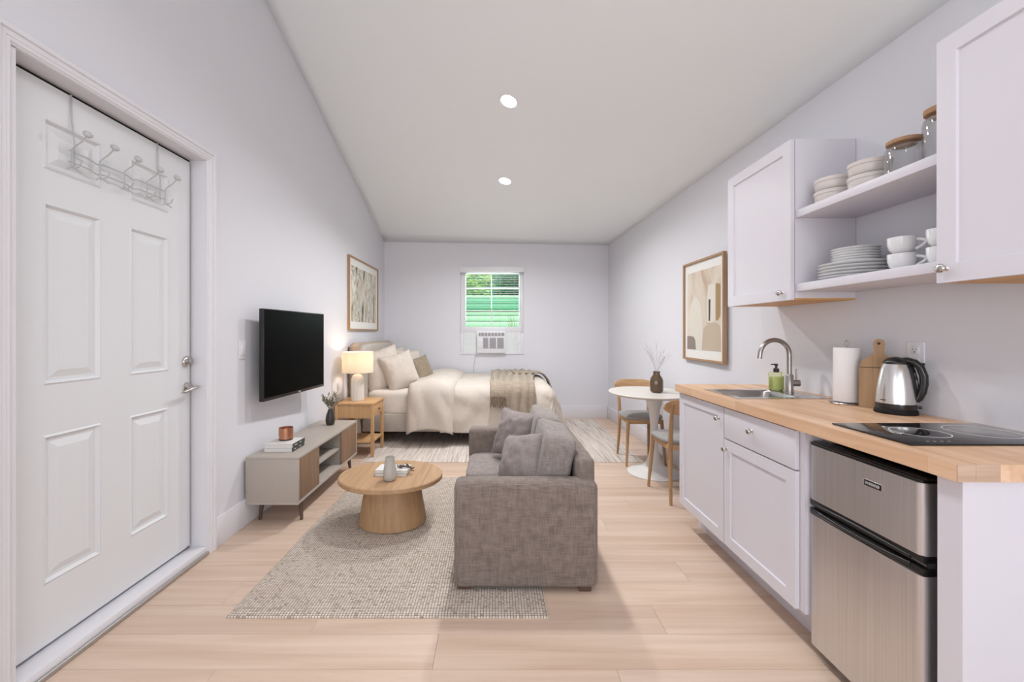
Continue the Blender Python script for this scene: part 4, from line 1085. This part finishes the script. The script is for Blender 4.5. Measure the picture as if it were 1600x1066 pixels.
def bowl(label, x, y, z, group, r=.075):
    t = thing('bowl', label, 'bowl', (x, y, z), group)
    B().lathe([(0, 0), (r*.74, 0), (r*.82, .004), (r*.92, .016), (r*.96, .034), (r*.965, .044), (r, .0455), (r*1.01, .052), (r, .061), (r*.95, .062), (r*.93, .050), (r*.84, .020), (0, .010)], (x, y, z), 48).obj('bowl_body', M['bowl'], t, 50)
for (x, y, nm) in ((1.602, 1.972, 'left'), (1.602, 1.782, 'right')):
    for k in range(2):
        bowl('beige bowl, %s of the %s stack on the upper shelf' % (('bottom', 'top')[k], nm), x, y, S1+.055*k+(.003*k), 'beige bowls on the upper shelf')
for k in range(5):
    z = S2+.0145*k; r = .134
    o = B().lathe([(0, 0), (r*.60, 0), (r*.66, .003), (r*.98, .0125), (r, .0145), (r*.98, .0150), (r*.66, .0060), (0, .0045)], (1.640, 1.900, z), 64).obj('dinner_plate', M['ceramic'], None, 50)
    tag(o, ('white dinner plate at the bottom of the wide stack', 'second white dinner plate from the bottom of the wide stack', 'middle white dinner plate of the wide stack', 'second white dinner plate from the top of the wide stack', 'white dinner plate on top of the wide stack, under the small plates')[k], 'plate', 'dinner plates on the lower shelf')
names = ['bottom', 'second from bottom', 'third from bottom', 'third from top', 'second from top', 'topmost']
for k in range(6):
    z = S2+.0145*4+.016+.0115*k; r = .090
    o = B().lathe([(0, -.005), (r*.62, -.005), (r*.68, 0), (r*.98, .0090), (r, .0105), (r*.98, .0112), (r*.68, .0030), (0, .001)], (1.648, 1.905, z), 56).obj('side_plate', M['ceramic'], None, 50)
    tag(o, 'white side plate, %s of the narrow stack on the dinner plates' % names[k], 'plate', 'side plates on the lower shelf')
def cup(label, x, y, z, ang):
    t = thing('cup', label, 'cup', (x, y, z), 'white cups on the lower shelf')
    B().lathe([(0, 0), (.022, 0), (.024, .004), (.026, .007), (.037, .022), (.0425, .042), (.044, .071), (.0415, .071), (.040, .042), (.034, .024), (.022, .011), (0, .010)], (x, y, z), 40).obj('cup_body', M['ceramic'], t, 50)
    d = Vector((math.cos(ang), math.sin(ang), 0))
    pts = [Vector((x, y, z))+d*(.040+.030*math.sin(PI*i/10))+Vector((0, 0, .060-.040*i/10+.006*math.sin(PI*i/10))) for i in range(11)]
    B().tube(pts, .0062, 8).obj('handle', M['ceramic'], t, 60)
for (x, y, nm) in ((1.625, 1.664, 'left'), (1.632, 1.518, 'right')):
    for k in range(2):
        cup('white cup, %s of the %s pair on the lower shelf' % (('lower', 'upper')[k], nm), x, y, S2+.066*k+.0005, -.95)
def jar(label, x, y, r, h):
    t = thing('storage_jar', label, 'jar', (x, y, S1), 'glass jars with cork lids')
    B().lathe([(0, 0), (r*.93, 0), (r, .008), (r, h*.72), (r*.93, h*.80), (r*.70, h*.86), (r*.70, h*.90), (r*.66, h*.90), (r*.66, h*.85), (r*.88, h*.78), (r*.95, h*.70), (r*.95, .014), (0, .008)], (x, y, S1), 48).obj('glass_body', M['jar'], t, 50)
    B().lathe([(0, h*.84), (r*.64, h*.84), (r*.66, h*.895), (r*.90, h*.90), (r*.93, h*.93), (r*.92, h*.99), (r*.86, h), (0, h)], (x, y, S1), 40).obj('cork_lid', M['cork'], t, 40)
jar('short glass jar with flat cork lid beside the beige bowls', 1.590, 1.618, .058, .142)
jar('taller glass jar with round cork lid half hidden by near cabinet', 1.600, 1.490, .052, .200)

# outlet
oy = 1.780; ox = XW(oy)
ol = thing('wall_outlet', 'white double power outlet on the wall behind the kettle', 'outlet', (ox, oy, 1.179))
bx('outlet_plate', M['white'], ol, ox-.006, ox+.001, oy-.036, oy+.036, 1.118, 1.240, .002)
for zz in (1.205, 1.153):
    r = bx('receptacle', M['white'], ol, ox-.009, ox-.004, oy-.017, oy+.017, zz-.016, zz+.016, .003)
    for dy, hh in ((-.007, .008), (.007, .006)): bx('slot', M['darkhole'], r, ox-.0095, ox-.0088, oy+dy-.001, oy+dy+.001, zz, zz+hh)
    bx('slot', M['darkhole'], r, ox-.0095, ox-.0088, oy-.0025, oy+.0025, zz-.010, zz-.005)

# ------------------------------------------------------------------ over-door hook rack
hr = thing('hook_rack', 'white wire over-door rack with five ball-tipped coat hooks', 'hook rack', (XS, 1.93, 2.0))
xh = XS+.022
M['hook'] = newmat('hook_white', (.50, .50, .51), .35)
for yy in (1.712, 2.150):
    B().tube([(XS-.046, yy, 2.20), (XS-.046, yy, 2.2575), (XS+.004, yy, 2.2575), (XS+.008, yy, 2.15), (xh-.004, yy, 2.06), (xh-.004, yy, 1.965)], .0028, 8).obj('strap', M['hook'], hr, 50)
for z in (2.020, 1.976):
    pts = []
    for i in range(33):
        t = i/32; yy = 1.685+.492*t; dz = -.010*math.exp(-((t-.24)/.04)**2)-.010*math.exp(-((t-.60)/.04)**2)
        pts.append((xh, yy, z+dz))
    B().tube(pts, .0030, 8).obj('rail', M['hook'], hr, 50)
for yy in (1.694, 1.815, 1.934, 2.060, 2.172):
    h_ = B().tube([(xh+.003, yy, 1.955), (xh+.004, yy, 2.028), (xh+.018, yy, 2.040), (xh+.040, yy, 2.055), (xh+.066, yy, 2.082)], .0028, 8)
    h_.tube([(xh+.003, yy, 1.958), (xh+.014, yy+.002, 1.950), (xh+.030, yy+.004, 1.958), (xh+.040, yy+.005, 1.980)], .0028, 8)
    h_.tube([(xh+.003, yy, 1.957), (xh+.012, yy-.018, 1.946), (xh+.016, yy-.030, 1.936)], .0028, 8)
    h_.tube([(xh+.003, yy, 1.957), (xh+.012, yy+.018, 1.946), (xh+.016, yy+.030, 1.940)], .0028, 8)
    h_ = h_.obj('hook', M['hook'], hr, 50)
    B().lathe([(0, -.012), (.012, -.008), (.0175, .001), (.014, .010), (0, .014)], (xh+.068, yy, 2.086), 20, mx=Matrix.Rotation(.7, 4, 'Y')).obj('ball_tip', M['hook'], h_, 60)

# ------------------------------------------------------------------ outside the window
M['grass'] = newmat('lawn', (.16, .30, .08), .9)
struct(bx('ground', M['grass'], None, -14, 14, 6.6, 30, -.30, -.25))
fn = thing('garden_fence', 'mint green horizontal board fence outside the window', 'fence', (0, 9.0, -.25))
M['mint'] = newmat('mint_boards', (.52, .80, .62), .7); M['teal'] = newmat('teal_boards', (.16, .52, .34), .7)
z = -.22; k = 0
while z < 2.0:
    h = .125; mm = M['mint'] if z < 1.70 else M['teal']
    bx('board', mm, fn, -2.4, 2.4, 9.0-.002*k, 9.03, z, z+h-.012, .003); z += h; k += 1
bx('cap_rail', M['mint'], fn, -2.4, 2.4, 8.97, 9.06, z, z+.05, .004)
for xx in (-2.3, -.8, .85, 2.3): bx('post', M['teal'], fn, xx-.05, xx+.05, 9.03, 9.12, -.26, z)
def tree(label, x, y, h, r, n, mat, seed):
    random.seed(seed); t = thing('tree', label, 'tree', (x, y, -.25), 'trees outside the window')
    B().tube([(x, y, -.26), (x+.08, y, h*.3), (x-.05, y, h*.6), (x, y, h*.85)], [.16, .13, .10, .05], 10).obj('trunk', M['bark'], t, 50)
    b = B()
    for k in range(n):
        d = Vector((random.gauss(0, 1), random.gauss(0, 1), random.gauss(0, 1))).normalized()*r*random.random()**.4
        p = Vector((x, y, h))+Vector((d.x, d.y*.7, d.z*.9)); s = random.uniform(.05, .11)
        q = Matrix.Translation(p) @ Matrix.Rotation(random.uniform(0, 6.3), 4, 'Z') @ Matrix.Rotation(random.uniform(-1.2, 1.2), 4, 'X')
        v = [b.bm.verts.new(q @ Vector(c)) for c in ((-s, 0, 0), (0, -s*.45, s*.1), (s, 0, 0), (0, s*.45, s*.1))]; b.bm.faces.new(v)
    o = b.obj('foliage', mat, t); o['kind'] = 'stuff'
M['bark'] = newmat('bark', (.28, .22, .10), .9)
def leafm(nm, c):
    m = newmat(nm, c, .6); tl = N(m, 'ShaderNodeBsdfTranslucent'); tl.inputs[0].default_value = (*[min(1, a*1.6) for a in c], 1)
    mxs = N(m, 'ShaderNodeMixShader'); mxs.inputs[0].default_value = .45; t = m.node_tree
    L(m, t.nodes['Principled BSDF'].outputs[0], mxs.inputs[1]); L(m, tl.outputs[0], mxs.inputs[2]); L(m, mxs.outputs[0], t.nodes['Material Output'].inputs[0]); return m
tree('yellow-green leafy tree seen through the left window panes', -1.0, 10.6, 2.7, .98, 1700, leafm('leaf_yellowgreen', (.42, .60, .20)), 1)
tree('deep green leafy tree seen through the right window panes', 1.0, 10.6, 2.7, .98, 3200, leafm('leaf_deepgreen', (.03, .30, .10)), 2)
tree('tall dark green tree farthest behind the fence', 0.1, 13.6, 3.2, 1.9, 4200, leafm('leaf_midgreen', (.08, .36, .12)), 3)
random.seed(5)
sb_ = thing('garden_shrub', 'spindly shrub in front of the fence at the lower right panes', 'shrub', (.42, 8.3, -.25))
b = B()
for k in range(26):
    a = random.uniform(0, 6.3); tip = Vector((.42+random.uniform(-.22, .22), 8.3+random.uniform(-.15, .15), random.uniform(1.3, 1.66)))
    b.tube([(.42, 8.3, -.25), Vector((.42, 8.3, .9))+Vector((math.cos(a)*.05, math.sin(a)*.05, 0)), tip], [.008, .006, .003], 5)
b.obj('branches', M['bark'], sb_)
